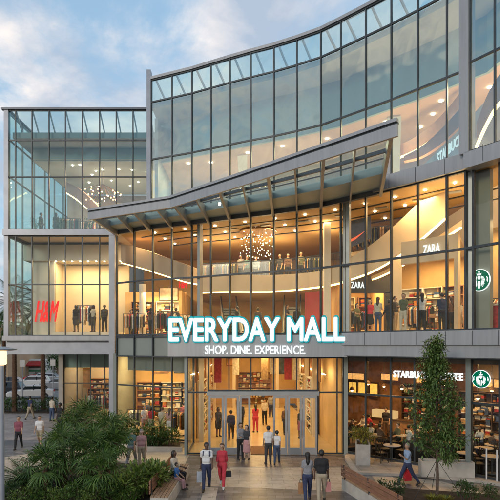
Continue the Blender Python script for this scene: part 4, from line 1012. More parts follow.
def sdf_obj(name, prims, h, m, parent, cuts=(), k=.03):
    V,Fc = sdf_mesh(prims, h, cuts, k); me = bpy.data.meshes.new(name); me.from_pydata(V.tolist(), [], Fc.tolist())
    me.polygons.foreach_set('use_smooth', [True]*len(Fc)); me.materials.append(m); me.update()
    o = bpy.data.objects.new(name, me); COL.objects.link(o); o.parent = parent; return o
def vdir(a, ab=0.):   # direction of a hanging limb swung forward (towards -Y) by a and sideways by ab
    return Vector((math.sin(ab), -math.sin(a)*math.cos(ab), -math.cos(a)*math.cos(ab)))
def skeleton(p):
    fem = p.get('fem',0); sit = p.get('sit',0); zh = p.get('zh', .92 if not sit else .50)
    lean = p.get('lean',0.); J = {}
    up = Vector((0,-math.sin(lean),math.cos(lean))); hip = Vector((0,0,zh)); J['hip'] = hip; J['up'] = up
    J['waist'] = hip+up*.17; J['chest'] = hip+up*.40; J['neck'] = hip+up*.56; J['head'] = hip+up*.60+Vector((0,-.015,.11))
    sw = .145 if fem else .168
    for s,n in ((-1,'L'),(1,'R')):
        h = hip+Vector((s*.088,0,-.03)); a,kn,ab = p.get('leg'+n,(0,0,.02)); a,kn = R(a),R(kn)
        d1 = vdir(a,s*ab); d2 = vdir(a-kn,s*ab*.5)
        K = h+d1*.42; A = K+d2*.41; J['h'+n],J['k'+n],J['a'+n] = h,K,A
        J['t'+n] = A+Vector((s*.02,-.15,-.045)) if (a-kn) > -.5 else A+Vector((s*.02,-.09,-.12))
        sh = hip+up*.478+Vector((s*sw,0,0)); a,el,ab = p.get('arm'+n,(4,12,.12)); a,el = R(a),R(el)
        d1 = vdir(a,s*ab); d2 = vdir(a+el,s*ab*.3)
        E = sh+d1*.29; W = E+d2*.25; J['s'+n],J['e'+n],J['w'+n] = sh,E,W; J['f'+n] = d2
    zmin = min(J['aL'].z,J['aR'].z)-.075
    if not sit:
        for q in J: 
            if q not in ('up','fL','fR'): J[q] = J[q]-Vector((0,0,zmin))
    return J
def person(p, cols, res=.016, detail=True):
    """build one figure facing -Y at the origin; cols: skin, hair, top, bottom, shoes"""
    J = skeleton(p); fem = p.get('fem',0); T = lambda v: tuple(v)
    root = empty('person'); skin = cols[0]
    up = J['up']; sx = Vector((1,0,0)); f = -.0
    wr = .092 if not fem else .080
    torso = [(T(J['chest']-sx*.065+up*.0),T(J['chest']+sx*.065),.100-(.012*fem),.100-(.012*fem)),(T(J['chest']-sx*.085+up*.07),T(J['chest']+sx*.085+up*.07),.064,.064),
             (T(J['neck']),T(J['sL']),.045,.040),(T(J['neck']),T(J['sR']),.045,.040),
             (T(J['waist']-sx*(.066-.014*fem)),T(J['waist']+sx*(.066-.014*fem)),wr,wr),(T(J['hip']-sx*.07+Vector((0,.01,0))),T(J['hip']+sx*.07+Vector((0,.01,0))),.105,.105)]
    for s_ in (-1,1): torso.insert(4,(T(J['chest']-up*.02+sx*s_*.06),T(J['waist']-up*.02+sx*s_*(.06-.012*fem)),.088-(.010*fem),.086-(.010*fem)))
    H = J['head']; body = list(torso)
    body += [(T(J['neck']-up*.03),T(H-Vector((0,0,.06))),.052,.047),(T(H+Vector((0,.012,.028))),T(H+Vector((0,.0,.02))),.088,.084),(T(H+Vector((0,-.022,-.055))),T(H+Vector((0,-.02,0))),.052,.07)]
    if detail: body += [(T(H+Vector((0,-.098,-.012))),T(H+Vector((0,-.086,.02))),.015,.009),(T(H+Vector((-.083,.01,-.01))),T(H+Vector((-.083,.01,.02))),.012,.015),(T(H+Vector((.083,.01,-.01))),T(H+Vector((.083,.01,.02))),.012,.015)]
    for s,n in ((-1,'L'),(1,'R')):
        b_ = .9 if fem else 1.
        body += [(T(J['s'+n]),T(J['e'+n]),.052*b_,.039*b_),(T(J['e'+n]),T(J['w'+n]),.038*b_,.025)]
        W = J['w'+n]; d = J['f'+n]; side = d.cross(Vector((1,0,0))).normalized() if abs(d.x)<.9 else Vector((0,1,0))
        body += [(T(W),T(W+d*.075),.028,.033)]
        for i in range(4):
            o = side*((i-1.5)*.021); l = (.07,.082,.078,.06)[i]; q = W+d*.085+o; c = q+d*l*.55; body += [(T(q),T(c),.0105,.010),(T(c),T(c+d*l*.4+sx*(-s)*.02),.010,.0085)]
        q = W+d*.03-side*.03; body += [(T(q),T(q+d*.05-side*.025),.013,.011)]
        body += [(T(J['h'+n]),T(J['k'+n]),.088,.056),(T(J['k'+n]),T(J['a'+n]),.055,.036),(T(J['a'+n]+Vector((0,.03,-.03))),T(J['t'+n]),.04,.03)]
    sdf_obj('body', body, res, skin, root, k=.035)
    # top
    st = p.get('sleeve',.6); topz = p.get('hem', -.05)
    top = [(a,b,ra+.013,rb+.013) for a,b,ra,rb in torso]
    for n in 'LR':
        e = J['s'+n].lerp(J['e'+n], min(1,st*1.0)) ; top += [(T(J['s'+n]),T(e),.056,.052)]
        if st > 1: top += [(T(J['e'+n]),T(J['e'+n].lerp(J['w'+n], st-1)),.055,.042)]
    cuts = [((-up.x,-up.y,-up.z), -(J['hip'].dot(up)+topz)), ((up.x,up.y,up.z), J['neck'].dot(up)+.005)]
    sdf_obj('shirt', top, res, cols[2], root, cuts, k=.04)
    # bottom
    kind = p.get('bottom','trousers'); bt = [(a,b,ra+.014,rb+.014) for a,b,ra,rb in torso[6:]]
    cu = [((up.x,up.y,up.z), J['hip'].dot(up)+.10)]
    if kind == 'skirt':
        for n in 'LR': bt += [(T(J['h'+n]),T(J['h'+n].lerp(J['k'+n],p.get('len',.8))),.11,.105)]
        bt += [(T((J['hL']+J['hR'])/2),T(((J['hL']+J['hR'])/2).lerp((J['kL']+J['kR'])/2,p.get('len',.8))),.12,.13)]
    else:
        for n in 'LR':
            if kind == 'shorts': bt += [(T(J['h'+n]),T(J['h'+n].lerp(J['k'+n],.85)),.104,.078)]
            else: bt += [(T(J['h'+n]),T(J['k'+n]),.102,.070),(T(J['k'+n]),T(J['k'+n].lerp(J['a'+n],.93)),.069,.054)]
    sdf_obj({'skirt':'skirt','shorts':'shorts'}.get(kind,'trousers'), bt, res, cols[3], root, cu, k=.03)
    for n in 'LR':
        A = J['a'+n]; sdf_obj('shoe', [(T(A+Vector((0,.035,-.035))),T(J['t'+n]+Vector((0,-.02,.002))),.046,.036),(T(A),T(A+Vector((0,.01,-.03))),.045,.045)], res, cols[4], root)
    # hair
    hp = [(T(H+Vector((0,.02,.045))),T(H+Vector((0,.03,.02))),.094,.092)]
    hk = p.get('hair','short')
    cuts = [((0,-.8,-.6), (H+Vector((0,-.055,.02))).dot(Vector((0,-.8,-.6))))] if hk != 'cap' else []
    if hk == 'long': hp += [(T(H+Vector((0,.06,0))),T(H+Vector((0,.09,-.22))),.08,.06),(T(H+Vector((0,.09,-.2))),T(H+Vector((0,.10,-.30))),.06,.035)]; cuts = [((0,-1,-.25),(H+Vector((0,-.05,.03))).dot(Vector((0,-1,-.25))))]
    if hk == 'bun': hp += [(T(H+Vector((0,.11,.07))),T(H+Vector((0,.12,.07))),.045,.045)]
    if hk == 'bob': hp += [(T(H+Vector((-.04,.04,-.02))),T(H+Vector((-.05,.04,-.1))),.07,.05),(T(H+Vector((.04,.04,-.02))),T(H+Vector((.05,.04,-.1))),.07,.05)]; cuts = [((0,-1,-.2),(H+Vector((0,-.03,.03))).dot(Vector((0,-1,-.2))))]
    sdf_obj('hair', hp, res, cols[1], root, cuts, k=.03)
    if detail:
        e = MB()
        for s in (-1,1): e.ball(H+Vector((s*.032,-.083,.012)), .010, 5)
        e.build('eyes', HAIRS[0], root, world=False, smooth=True)
        MB().bar(H+Vector((-.022,-.088,-.045)), H+Vector((.022,-.088,-.045)), .008).build('mouth', mat('lips',(.3,.1,.09),.5), root, world=False)
    return root, J
def place(r, x, y, rz, label, z=0., sc=1., group=None):
    r.location = (x,y,z); r.rotation_euler = (0,0,rz); r.scale = (sc,)*3; tag(r, label, 'person', group); return r
def gpx(px, py): return gp(px, py)
def bag(loc, rz, col, label, w=.3, h=.34, d=.12, hand=None, cat='bag', name='shopping_bag'):
    o = empty(name, loc, rz, label, cat)
    b = MB(); b.add([(-w/2,-d/2,0),(w/2,-d/2,0),(w/2,d/2,0),(-w/2,d/2,0),(-w/2*.94,-d/2*.7,h),(w/2*.94,-d/2*.7,h),(w/2*.94,d/2*.7,h),(-w/2*.94,d/2*.7,h)],
        [(0,3,2,1),(4,5,6,7),(0,1,5,4),(1,2,6,5),(2,3,7,6),(3,0,4,7)]); b.build('body', col, o, world=False)
    for s in (-1,1):
        q = MB(); pts = [(-w*.25,s*d*.3,h-.01),(-w*.2,s*d*.15,h+.11),(w*.2,s*d*.15,h+.11),(w*.25,s*d*.3,h-.01)]
        for a_,b_ in zip(pts,pts[1:]): q.bar(a_,b_,.014)
        q.build('handle', MULL, o, world=False)
    return o
def inhand(root, J, n, h, **k):          # world place under the hand of a placed person
    p = J['w'+n]+J['f'+n]*.14; M = Matrix.Rotation(root.rotation_euler.z,3,'Z'); q = Vector(root.location)+M@(p*root.scale.x)
    return (q.x,q.y,q.z-h-.1)
WALK = dict(legL=(24,6,.02), legR=(-16,14,.02), armL=(-18,14,.1), armR=(20,22,.1))
WALK2= dict(legL=(-20,22,.02), legR=(20,4,.02), armL=(16,20,.1), armR=(-14,12,.1))
STAND= dict(legL=(3,2,.03), legR=(-2,4,.05), armL=(4,14,.1), armR=(6,20,.12))
STAND2=dict(legL=(0,0,.05), legR=(4,6,.03), armL=(22,70,.1), armR=(5,12,.12))
CARRY= dict(legL=(20,4,.02), legR=(-14,16,.02), armL=(6,14,.14), armR=(2,8,.16))
def mk(p, skc, hrc, top, bot, shoe=SHOE, **k):
    q = dict(p); q.update(k); return person(q, (SKINS[skc],HAIRS[hrc],CL[top],CL[bot],shoe))
BACK, FRONT = R(180), 0.
# the plaza
x,y = gp(206.5,489); r,J = mk(WALK, 2,0,'white','navy', hair='short'); place(r,x,y,R(4),'man in white shirt and dark trousers walking away from the doors with a backpack', sc=1.04)
bp = empty('backpack', (x,y+.17,1.2), 0, 'dark blue backpack worn by the man in the white shirt', 'backpack')
sdf_obj('body', [((-.06,0,-.02),(.06,0,-.02),.10,.10),((-.05,0,.2),(.05,0,.2),.09,.09)], .02, CL['navy'], bp)
for s in (-1,1):
    q = MB(); pts = [(s*.12,-.02,-.05),(s*.13,-.2,.0),(s*.125,-.3,.12),(s*.12,-.26,.25),(s*.11,-.1,.31),(s*.1,0,.24)]
    for a_,b_ in zip(pts,pts[1:]): q.bar(a_,b_,.04,.015)
    q.build('strap', CL['navy'], bp, world=False)
bag(inhand(r,J,'L',.38), .1, mat('paper_white',(.62,.64,.68),.7), 'pale paper shopping bag hanging from the hand of the man in white shirt', .32,.4,.12)
x,y = gp(222,487); r,J = mk(WALK2,1,1,'red','red',SHOEW,hair='long',fem=1,sleeve=1.3)
place(r,x,y,R(-6),'woman in a red top and pink red trousers with long hair and black handbag', sc=.98)
bag(inhand(r,J,'R',.2), .3, mat('black_leather',(.015,.015,.015),.4), 'black handbag held by the woman in red', .34,.22,.13,name='handbag')
x,y = gp(240.5,459.5); r,J = mk(STAND2, 1,0,'grey','black', hair='long', fem=1, sleeve=1.5); place(r,x,y,R(25),'woman in a grey top and black trousers standing left of the open doorway')
x,y = gp(246.5,459.5); r,J = mk(STAND, 0,0,'charcoal','pink', hair='bob', fem=1, bottom='skirt', len=1.1); place(r,x,y,R(-20),'woman in a pink skirt standing close behind the grey topped woman', sc=.94)
x,y = gp(268.3,464); r,J = mk(STAND, 1,0,'white','charcoal', hair='short', sleeve=.7); place(r,x,y,BACK+R(8),'man in white t-shirt and dark trousers seen from behind walking into the doorway')
x,y = gp(277,463.5); r,J = mk(WALK, 1,0,'white','jeans', hair='short', fem=1, sleeve=.6); place(r,x,y,BACK-R(6),'shorter companion in white t-shirt and blue jeans seen from behind at the doorway', sc=.9)
x,y = gp(307.5,501); r,J = mk(CARRY, 1,0,'grey','navy', hair='long', fem=1, sleeve=.6); place(r,x,y,BACK,'woman with long black hair in grey top and navy trousers carrying a brown bag', sc=1.0)
bag(inhand(r,J,'R',.36), .1, mat('kraft_paper',(.38,.20,.09),.8), 'brown paper shopping bag held by the long haired woman in grey', .22,.38,.12)
x,y = gp(321.5,502); r,J = mk(CARRY, 2,0,'black','khaki', hair='short', sleeve=.8, bottom='trousers'); place(r,x,y,BACK-R(5),'man in a black t-shirt and khaki trousers seen from behind', sc=1.06)
bag(inhand(r,J,'L',.34), .1, mat('pink_paper',(.50,.22,.2),.8), 'pinkish paper bag held by the man in the black t-shirt', .2,.34,.1)
x,y = gp(407.5,485); r,J = mk(dict(WALK, legL=(28,8,.02), legR=(-26,12,.02), armR=(30,95,.1)), 1,2,'lightblue','navy', hair='short', sleeve=.8); place(r,x,y,R(-78),'man in light blue shirt and navy trousers striding past the cafe terrace', sc=.97)
bag(inhand(r,J,'L',.44), .2, mat('red_paper',(.55,.02,.03),.6), 'bright red shopping bag carried by the man in light blue', .3,.46,.14)
# left: sidewalk walkers
x,y = gp(18.5,448.5); r,J = mk(WALK, 1,0,'rose','black', hair='short', sleeve=.8); place(r,x,y,R(12),'man in maroon checked shirt and black trousers walking on the left sidewalk', sc=1.0)
x,y = gp(39.5,446.5); r,J = mk(WALK2, 1,1,'white','khaki', hair='short', bottom='shorts', fem=0); place(r,x,y,R(10),'man in white shirt and beige shorts on the left sidewalk', sc=.96)
x,y = gp(60,434.5); r,J = mk(STAND, 2,0,'black','black', hair='short', sleeve=.7); place(r,x,y,R(-30),'man dressed all in black standing on the left sidewalk under the wing', sc=1.1)
x,y = gp(74,432.5); r,J = mk(STAND2, 0,1,'pink','charcoal', hair='long', fem=1, sleeve=.4, bottom='skirt'); place(r,x,y,R(20),'woman in pale pink top with dark bag under the wing', sc=1.0)
bag(inhand(r,J,'R',.25), .3, CL['black'], 'dark handbag of the woman in pale pink under the wing', .3,.26,.12,name='handbag')
for px,Y,k_,t_,b_,lb in ((30,37,WALK,'navy','khaki','person in navy walking far down the sidewalk between the palm trunks'),(52,36,STAND,'cream','jeans','person in cream and jeans far down the sidewalk beside the stone column')):
    r,J = mk(k_,1,0,t_,b_,hair='short'); place(r,(px-250)/500*Y,Y,R(160),lb)
# couple behind the palms
x,y = gp(131.5,466); r,J = mk(WALK, 0,1,'teal','grey', hair='short', sleeve=.7); place(r,x,y,R(165),'man in grey blue shirt walking between the palms and the facade bed', sc=1.0)
x,y = gp(141.5,468); r,J = mk(STAND, 0,2,'pink','khaki', hair='short', sleeve=.6); place(r,x,y,R(15),'person in pink shirt walking behind the croton shrub', sc=.98)
# bench with woman and child
def bench(loc, rz, L_, label, wood=True):
    o = empty('bench', loc, rz, label, 'bench', None)
    b = MB(); b.box((0,0,.21),(.62,L_,.42)); b.build('base', CONCL, o, world=False)
    q = MB()
    for k in range(5): q.box((-.02+(k-2)*.12,0,.445),(.10,L_,.045))
    q.build('seat', mat('bench_timber',(.30,.20,.13),.65,0,.2,6,.1), o, world=False)
    q = MB()
    for k in range(3): q.bar((-.33,-L_/2,.60+k*.15),(-.33,L_/2,.60+k*.15),.035,.12)
    q.build('backrest', mat('bench_timber_red',(.25,.12,.07),.6,0,.2,6,.1), o, world=False)
    q = MB()
    for t in (-.45,0,.45): q.bar((-.29,t*L_,.40),(-.33,t*L_,.98),.05)
    q.build('bracket', MULL, o, world=False)
    return o
bx,by = gp(173,489); 
bench((bx,by-.2,0), -.03, 4.6, 'timber topped concrete bench with red brown backrest beside the croton bed')
x,y = gp(178,487); r,J = mk(dict(sit=1,legL=(82,75,.04),legR=(88,95,.04),armL=(25,50,.1),armR=(20,60,.1),zh=.57), 2,0,'cream','black', hair='bob', fem=1, sleeve=1.2); place(r,bx-.02,by+.35,R(68),'woman in a cream top sitting sideways on the left bench', sc=1.0)
r,J = mk(dict(sit=1,legL=(75,70,.04),legR=(70,60,.04),armL=(20,30,.1),armR=(20,30,.1),zh=.60), 1,0,'blue','pink', hair='short', sleeve=.7); place(r,bx+.17,by-.28,R(75),'small child in a blue t-shirt sitting at the edge of the left bench', z=.10, sc=.68)
cx_,cy_ = gp(377,506); bench((cx_,cy_,0), R(15), 4.2, 'timber bench with slatted backrest in front of the cafe terrace')

# ------------------------------------------------------------------ people inside: one mesh set per kind, recoloured per person
def recolour(r, cols):
    for ch in r.children:
        n = ch.name.split('.')[0]; m = {'body':cols[0],'hair':cols[1],'shirt':cols[2],'trousers':cols[3],'skirt':cols[3],'shorts':cols[3]}.get(n)
        if m and ch.material_slots: ch.material_slots[0].link = 'OBJECT'; ch.material_slots[0].material = m
base = []
for p in (dict(STAND,hair='short',sleeve=.8), dict(WALK,hair='short',sleeve=1.7), dict(STAND2,hair='long',fem=1,sleeve=.6), dict(STAND,hair='bob',fem=1,bottom='skirt'),
          dict(sit=1,legL=(85,85,.05),legR=(80,80,.05),armL=(30,50,.1),armR=(25,60,.1),zh=.50,hair='short',sleeve=1.5)):
    base.append(person(p, (SKINS[1],HAIRS[0],CL['black'],CL['black'],SHOE), .024, False)[0])
used = [0]*5
def inner(k, x, y, z, rz, skin, hair, top, bot, label, sc=1., group='people inside the mall'):
    o = base[k] if used[k] == 0 else copy_tree(base[k]); used[k] += 1
    o.location = (x,y,z); o.rotation_euler = (0,0,rz); o.scale = (sc,)*3
    tag(o, label, 'person', group); recolour(o, (SKINS[skin],HAIRS[hair],CL[top],CL[bot])); return o
def at2(px, dd):
    y = hit(px, PATH)[1]+dd*1.15; return ((px-250)/500*y, y)
for px,dd,k,rz,sk,ha,to,bo,lb in (
    (378,.6,2,150,0,1,'cream','jeans','woman in cream top and jeans by the second storey glass, leftmost of the group'),
    (389,.8,1,200,2,0,'black','black','man all in black at the second storey glass left of the pale pilaster'),
    (395,1.5,0,40,1,0,'charcoal','khaki','tall person in charcoal jacket and khaki trousers before the pale pilaster'),
    (403.5,.5,2,-30,1,0,'olive','cream','woman in olive top standing right of the pale pilaster'),
    (422,.6,2,170,0,0,'white','black','woman in white blouse and black trousers under the tilted shop letters'),
    (442,.9,0,190,1,0,'navy','black','tall dark dressed man in the middle of the cream fronted shop window'),
    (451,1.6,2,210,0,1,'brown','black','woman in brown and black standing nearest the sage panel'),
    (459,3.0,3,-20,0,1,'cream','tan' if False else 'khaki','woman in beige at the right end of the cream fronted shop'),
    (357,2.2,2,30,1,0,'olive','black','woman in olive by the entrance of the dark fronted shop'),
    (370,1.9,3,-20,1,1,'red','black','woman in red outside the dark fronted shop'),
    ):
    x,y = at2(px,dd*1.25-.2); inner(k,x,y,Z2,R(rz),sk,ha,to,bo,lb, sc=random.uniform(.88,1.0))
for px,dd,k,rz,to,bo,lb in ((131,2.2,1,20,'red','black','person in red walking in the upper left shop beside the corner post'),(139,3.0,0,190,'navy','black','person in navy looking at shelves in the upper left shop'),
    (151,2.0,2,160,'brown','black','woman in brown at the glass of the upper left shop'),(160,3.2,3,10,'rose','charcoal','woman in rose in the middle of the upper left shop'),(176,2.8,0,200,'charcoal','black','man in charcoal on the upper storey left of the sign')):
    x,y = at2(px,dd); inner(k,x,y,Z2,R(rz),1,0,to,bo,lb)
for px,py,Y,k,to,lb in ((237,0,31.4,0,'black','man in black descending behind the letter Y of the sign'),(258,0,31.8,1,'charcoal','dark silhouetted person on the escalator landing behind the sign'),(287,0,30.2,2,'navy','woman in navy walking above the second word of the sign'),
    (297,0,30.6,1,'black','man in black near the red panel above the sign')):
    X = (px-250)*Y/500; inner(k,X,Y,Z2+.1,R(random.uniform(0,360)),1,0,to,'black',lb)
for px,Y,k,to,lb in ((241,30.9,0,'grey','man in grey leaning at the gallery rail, leftmost of the gallery people'),(247,31.2,2,'teal','woman in teal at the gallery rail, second from the left'),(256,31.0,1,'lightblue','man in light blue on the gallery under the bulb cascade'),
    (280,30.6,3,'charcoal','woman in charcoal on the gallery right of the bulb cascade'),(288,30.4,0,'brown','man in brown at the right part of the gallery rail'),(301,29.9,2,'olive','woman in olive at the gallery rail, rightmost of the gallery people')):
    X = (px-250)*Y/500; inner(k,X,Y,9.3,R(random.uniform(-40,40)),1,0,to,'black',lb)
for X,Y,k,rz,to,bo,lb in ((-.6,33,1,0,'black','black','man in black walking out of the lit lobby, left of the middle'),(.35,31.5,2,190,'red','red','woman in a red outfit in the middle of the lit lobby'),(1.0,34.5,0,10,'cream','black','man in cream in the lobby right of the woman in red'),
    (-1.9,30,3,30,'charcoal','black','woman in charcoal behind the left doors'),(-1.1,29,1,180,'navy','black','man in navy behind the second left door'),(2.2,31,1,0,'brown','black','man in brown behind the right doors'),(3.0,29.4,3,180,'black','rose','woman in black and rose behind the far right door'),
    (1.6,38,0,0,'grey','navy','man in grey deep in the lobby'),(-.9,40,2,0,'white','jeans','woman in white deep in the lobby')):
    inner(k,X,Y,0.006,R(rz),random.randrange(3),0,to,bo,lb)
for X,Y,k,rz,to,bo,lb in ((-6.4,30.3,2,20,'white','pink','woman in white near the glass of the ground floor shop by the palms'),(-5.9,30.0,3,200,'red','cream','woman in red at the table of the ground floor shop'),(-5.2,29.6,0,180,'cream','khaki','man in cream close to the glass of the ground floor shop'),
    (-4.7,29.2,2,170,'pink','white','woman in pink close to the glass beside the entrance wall'),(-6.9,33.4,1,30,'navy','black','man in navy far back in the ground floor shop'),(-4.3,32.5,1,200,'orange' if False else 'rose','black','person in rose far back beside the shelves of the ground floor shop')):
    inner(k,X,Y,.06,R(rz),random.randrange(2),random.randrange(2),to,bo,lb)
for X,Y,k,to,bo,lb in ((-12.6,39.5,2,'white','jeans','woman in white in the shop under the wing'),(-11.0,40.6,1,'rose','black','man in rose in the shop under the wing'),(-10.0,39.4,3,'cream','brown','woman in cream at the right of the shop under the wing')):
    inner(k,X,Y,.04,R(random.uniform(0,360)),0,1,to,bo,lb)
# mannequins in the wing window
for px,k,to,bo,rz,lb in ((76,3,'black','charcoal',10,'mannequin in a dark short coat, leftmost of three in the wing window'),(93.5,2,'cream','charcoal',-25,'mannequin in a pale jacket, middle of three in the wing window'),(104.5,0,'charcoal','black',0,'mannequin in a dark suit, rightmost of three in the wing window')):
    X = (px-250)*33.2/500; o = inner(k,X,33.2,6.35,R(rz),1,0,to,bo,lb,group='mannequins in the wing window',sc=1.03); o['category'] = 'mannequin'; o.name = 'mannequin'
    recolour(o, (mat('mannequin_shell',(.05,.045,.04),.3),mat('mannequin_shell',(0,0,0)),CL[to],CL[bo]))
# garments hung behind the mannequins
o = rack(((84-250)*34.4/500,34.5,6.35), 0, 'rail of dark garments between the mannequins in the wing window'); o.scale=(.9,.9,1.35)
# people in the wing's upper storey
for px,k,lb in ((41,0,'person in dark clothes by the plants in the upper wing, left of two'),(56,2,'person in dark clothes by the plants in the upper wing, right of two')):
    X = (px-250)*34.5/500; inner(k,X,34.5,12.85,R(random.uniform(0,360)),1,0,'charcoal','black',lb)
# ------------------------------------------------------------------ cafe tables, chairs, planters
def cafe_table(loc, rz, label, group, round_=True, h=.74):
    o = empty('cafe_table', loc, rz, label, 'table', group)
    b = MB(); b.lathe((0,0,h-.03),[(.40,0),(.41,.015),(.40,.03)],20); b.build('table_top', mat('table_stone',(.36,.33,.31),.5,0,.1,6), o, world=False)
    b = MB(); b.tube((0,0,.03),(0,0,h-.03),.03,.03,8); b.lathe((0,0,0),[(.24,0),(.22,.03)],14); b.build('pedestal', MULL, o, world=False); return o
def cafe_chair(loc, rz, label, group):
    o = empty('cafe_chair', loc, rz, label, 'chair', group); m = mat('chair_metal',(.03,.025,.022),.45,.3,.2,6)
    MB().box((0,0,.45),(.42,.42,.035)).build('seat', m, o, world=False)
    b = MB()
    for x in (-.18,-.06,.06,.18): b.bar((x,.20,.47),(x,.24,.86),.03)
    b.bar((-.21,.245,.87),(.21,.245,.87),.035); b.build('backrest', m, o, world=False)
    for x in (-.19,.19):
        for y in (-.19,.19): MB().bar((x,y,.44),(x*1.1,y*1.12,0),.028).build('leg', m, o, world=False)
    return o
T0 = cafe_table((0,0,0),0,'x','y'); C0 = cafe_chair((0,0,0),0,'x','y'); tfirst = [1]; cfirst = [1]
def tset(x, y, z, rz, nm, chairs, grp):
    o = T0 if tfirst[0] else copy_tree(T0); tfirst[0] = 0
    o.location = (x,y,z); o.rotation_euler = (0,0,rz); tag(o, 'round table '+nm, 'table', 'round tables '+grp)
    for a,lb in chairs:
        c = C0 if cfirst[0] else copy_tree(C0); cfirst[0] = 0
        t = rz+R(a); c.location = (x+.62*math.cos(t), y+.62*math.sin(t), z); c.rotation_euler = (0,0,t-R(90)); tag(c, 'dark chair %s of the table %s'%(lb,nm), 'chair', 'dark chairs '+grp)
for px,py,nm,ch in ((392,463,'beside the concrete planter on the terrace',((200,'at left'),(20,'at right'),(100,'behind'))),
                    (466,472,'behind the round tree on the terrace',((190,'at left'),(10,'at right'))),
                    (492,476,'at the right edge of the terrace',((180,'at left'),(0,'at right')))):
    x,y = gp(px,py); tset(x,y,.1,.1,nm,ch,'on the cafe terrace')
for px,dd,nm in ((358,2.0,'inside the cafe, first from the doors'),(376,1.6,'inside the cafe, second from the doors'),(404,2.2,'inside the cafe, third from the doors'),(452,2.0,'inside the cafe behind the round tree'),(484,1.8,'inside the cafe right of the grey column')):
    x,y = ncb(px,dd); tset(x,y,.1,.6,nm,((160,'at left'),(-20,'at right')),'inside the cafe')
for px,dd,rz,to,bo,lb in ((352.5,2.0,-60,'charcoal','black','seated person in charcoal at the first cafe table from the doors'),(371,1.7,-60,'cream','brown','seated person in cream at the second cafe table'),(380,1.6,120,'brown','black','seated person in brown facing the cream dressed one'),
    (409,2.1,100,'white','navy','seated person in white at the third cafe table'),(398,2.3,-70,'olive','black','seated person in olive at the third cafe table')):
    x,y = ncb(px,dd); inner(4,x,y,.1,R(rz),random.randrange(3),0,to,bo,lb)
for px,dd,k,lb in ((386,4.2,0,'barista in black left of the counter'),(412,5.3,2,'barista in black behind the middle of the counter')):
    x,y = ncb(px,dd); inner(k,x,y,.1,R(-30),1,0,'black','brown',lb)
for k,(px,dd) in enumerate(((350,4.4),(366,4.0),(420,3.6),(436,4.4),(478,3.6),(494,2.6))):
    x,y = ncb(px,dd); tset(x,y,.1,.3*k,'deep in the cafe, %s from the doors'%('first second third fourth fifth sixth'.split()[k]),((170,'at left'),(-10,'at right')),'inside the cafe')
for px,dd,rz,to,bo,lb in ((364,3.9,-60,'white','navy','seated person in white deep in the cafe behind the planter'),(369,4.1,110,'red','black','seated person in red deep in the cafe behind the planter'),(422,3.5,-50,'cream','navy','seated person in cream behind the tree in the cafe'),(480,3.5,-60,'lightblue','navy','seated person in light blue right of the grey column'),(492,2.6,100,'charcoal','black','seated person in charcoal at the right edge of the cafe')):
    x,y = ncb(px,dd); inner(4,x,y,.1,R(rz),random.randrange(3),0,to,bo,lb)
# planter box with croton
def box_planter(loc, dims, rz, label, m):
    o = empty('planter', loc, rz, label, 'planter'); w,d,h = dims; t = .06; b = MB()
    b.box((0,-d/2+t/2,h/2),(w,t,h)); b.box((0,d/2-t/2,h/2),(w,t,h)); b.box((-w/2+t/2,0,h/2),(t,d-2*t,h)); b.box((w/2-t/2,0,h/2),(t,d-2*t,h)); b.box((0,0,.05),(w-2*t,d-2*t,.1))
    b.build('box', m, o, world=False); MB().box((0,0,h-.14),(w-2*t-.004,d-2*t-.004,.06)).build('soil', SOIL, o, world=False); return o
LEAF = leafmat('leaf_green',(.025,.065,.010),(.10,.18,.03)); LEAFD = leafmat('leaf_dark',(.014,.04,.008),(.055,.11,.022)); LEAFY = leafmat('leaf_croton',(.06,.09,.015),(.32,.26,.03))
LEAFL = leafmat('leaf_lime',(.06,.11,.02),(.16,.22,.04)); PALML = leafmat('palm_leaf',(.018,.055,.010),(.105,.185,.035),.45); BARK = mat('bark',(.10,.07,.05),.9,0,.35,12,.5); PBARK = mat('palm_bark',(.11,.06,.035),.95,0,.4,14,.6)
def leaf(b, p, d, l, w, droop=.3, up=None):
    """one pointed leaf, folded along the midrib"""
    d = d.normalized(); s = d.cross(up or Vector((0,0,1)))
    s = s.normalized() if s.length > .05 else Vector((1,0,0))
    m = p+d*l*.5+Vector((0,0,-droop*l*.12)); t = p+d*l+Vector((0,0,-droop*l*.5)); n = s.cross(d)*w*.18
    b.add([p, m+s*w/2+n, t, m-s*w/2+n, m], [(0,1,4),(1,2,4),(2,3,4),(3,0,4)])
def rv(): 
    v = Vector((random.gauss(0,1),random.gauss(0,1),random.gauss(0,1))); return v.normalized()
def shrub(loc, rx, ry, h, n, m, label, ll=.14, lw=.06, name='shrub', group=None, stems=7, top=None, lobes=5):
    o = empty(name, loc, random.uniform(0,6), label, name.replace('_',' '), group)
    s = MB(); b = MB(); tips = []
    for i in range(stems):
        a = 6.28*i/stems+random.random(); r = random.uniform(.2,.75)
        t = Vector((rx*r*math.cos(a), ry*r*math.sin(a), h*random.uniform(.55,.85))); s.tube((t.x*.15,t.y*.15,0), t, .018, .006, 5, False); tips.append(t)
    lb = [(Vector((rx*.55*math.cos(6.28*i/lobes+random.random()*.8), ry*.55*math.sin(6.28*i/lobes+random.random()*.8), h*random.uniform(.35,.72))), random.uniform(.45,.7)) for i in range(lobes)]+[(Vector((0,0,h*.6)),.7)]
    for i in range(n):
        c,r = random.choice(lb); v = rv(); q = random.random()**.4
        p = c+Vector((v.x*rx*r*q, v.y*ry*r*q, v.z*h*.5*r*q)); p.z = max(.03,p.z)
        d = (v+Vector((0,0,.5))+rv()*.6); leaf(b, p, d, ll*random.uniform(.6,1.3), lw*random.uniform(.7,1.2))
    s.build('stem', BARK, o, world=False); b.build('foliage', m, o, world=False); return o
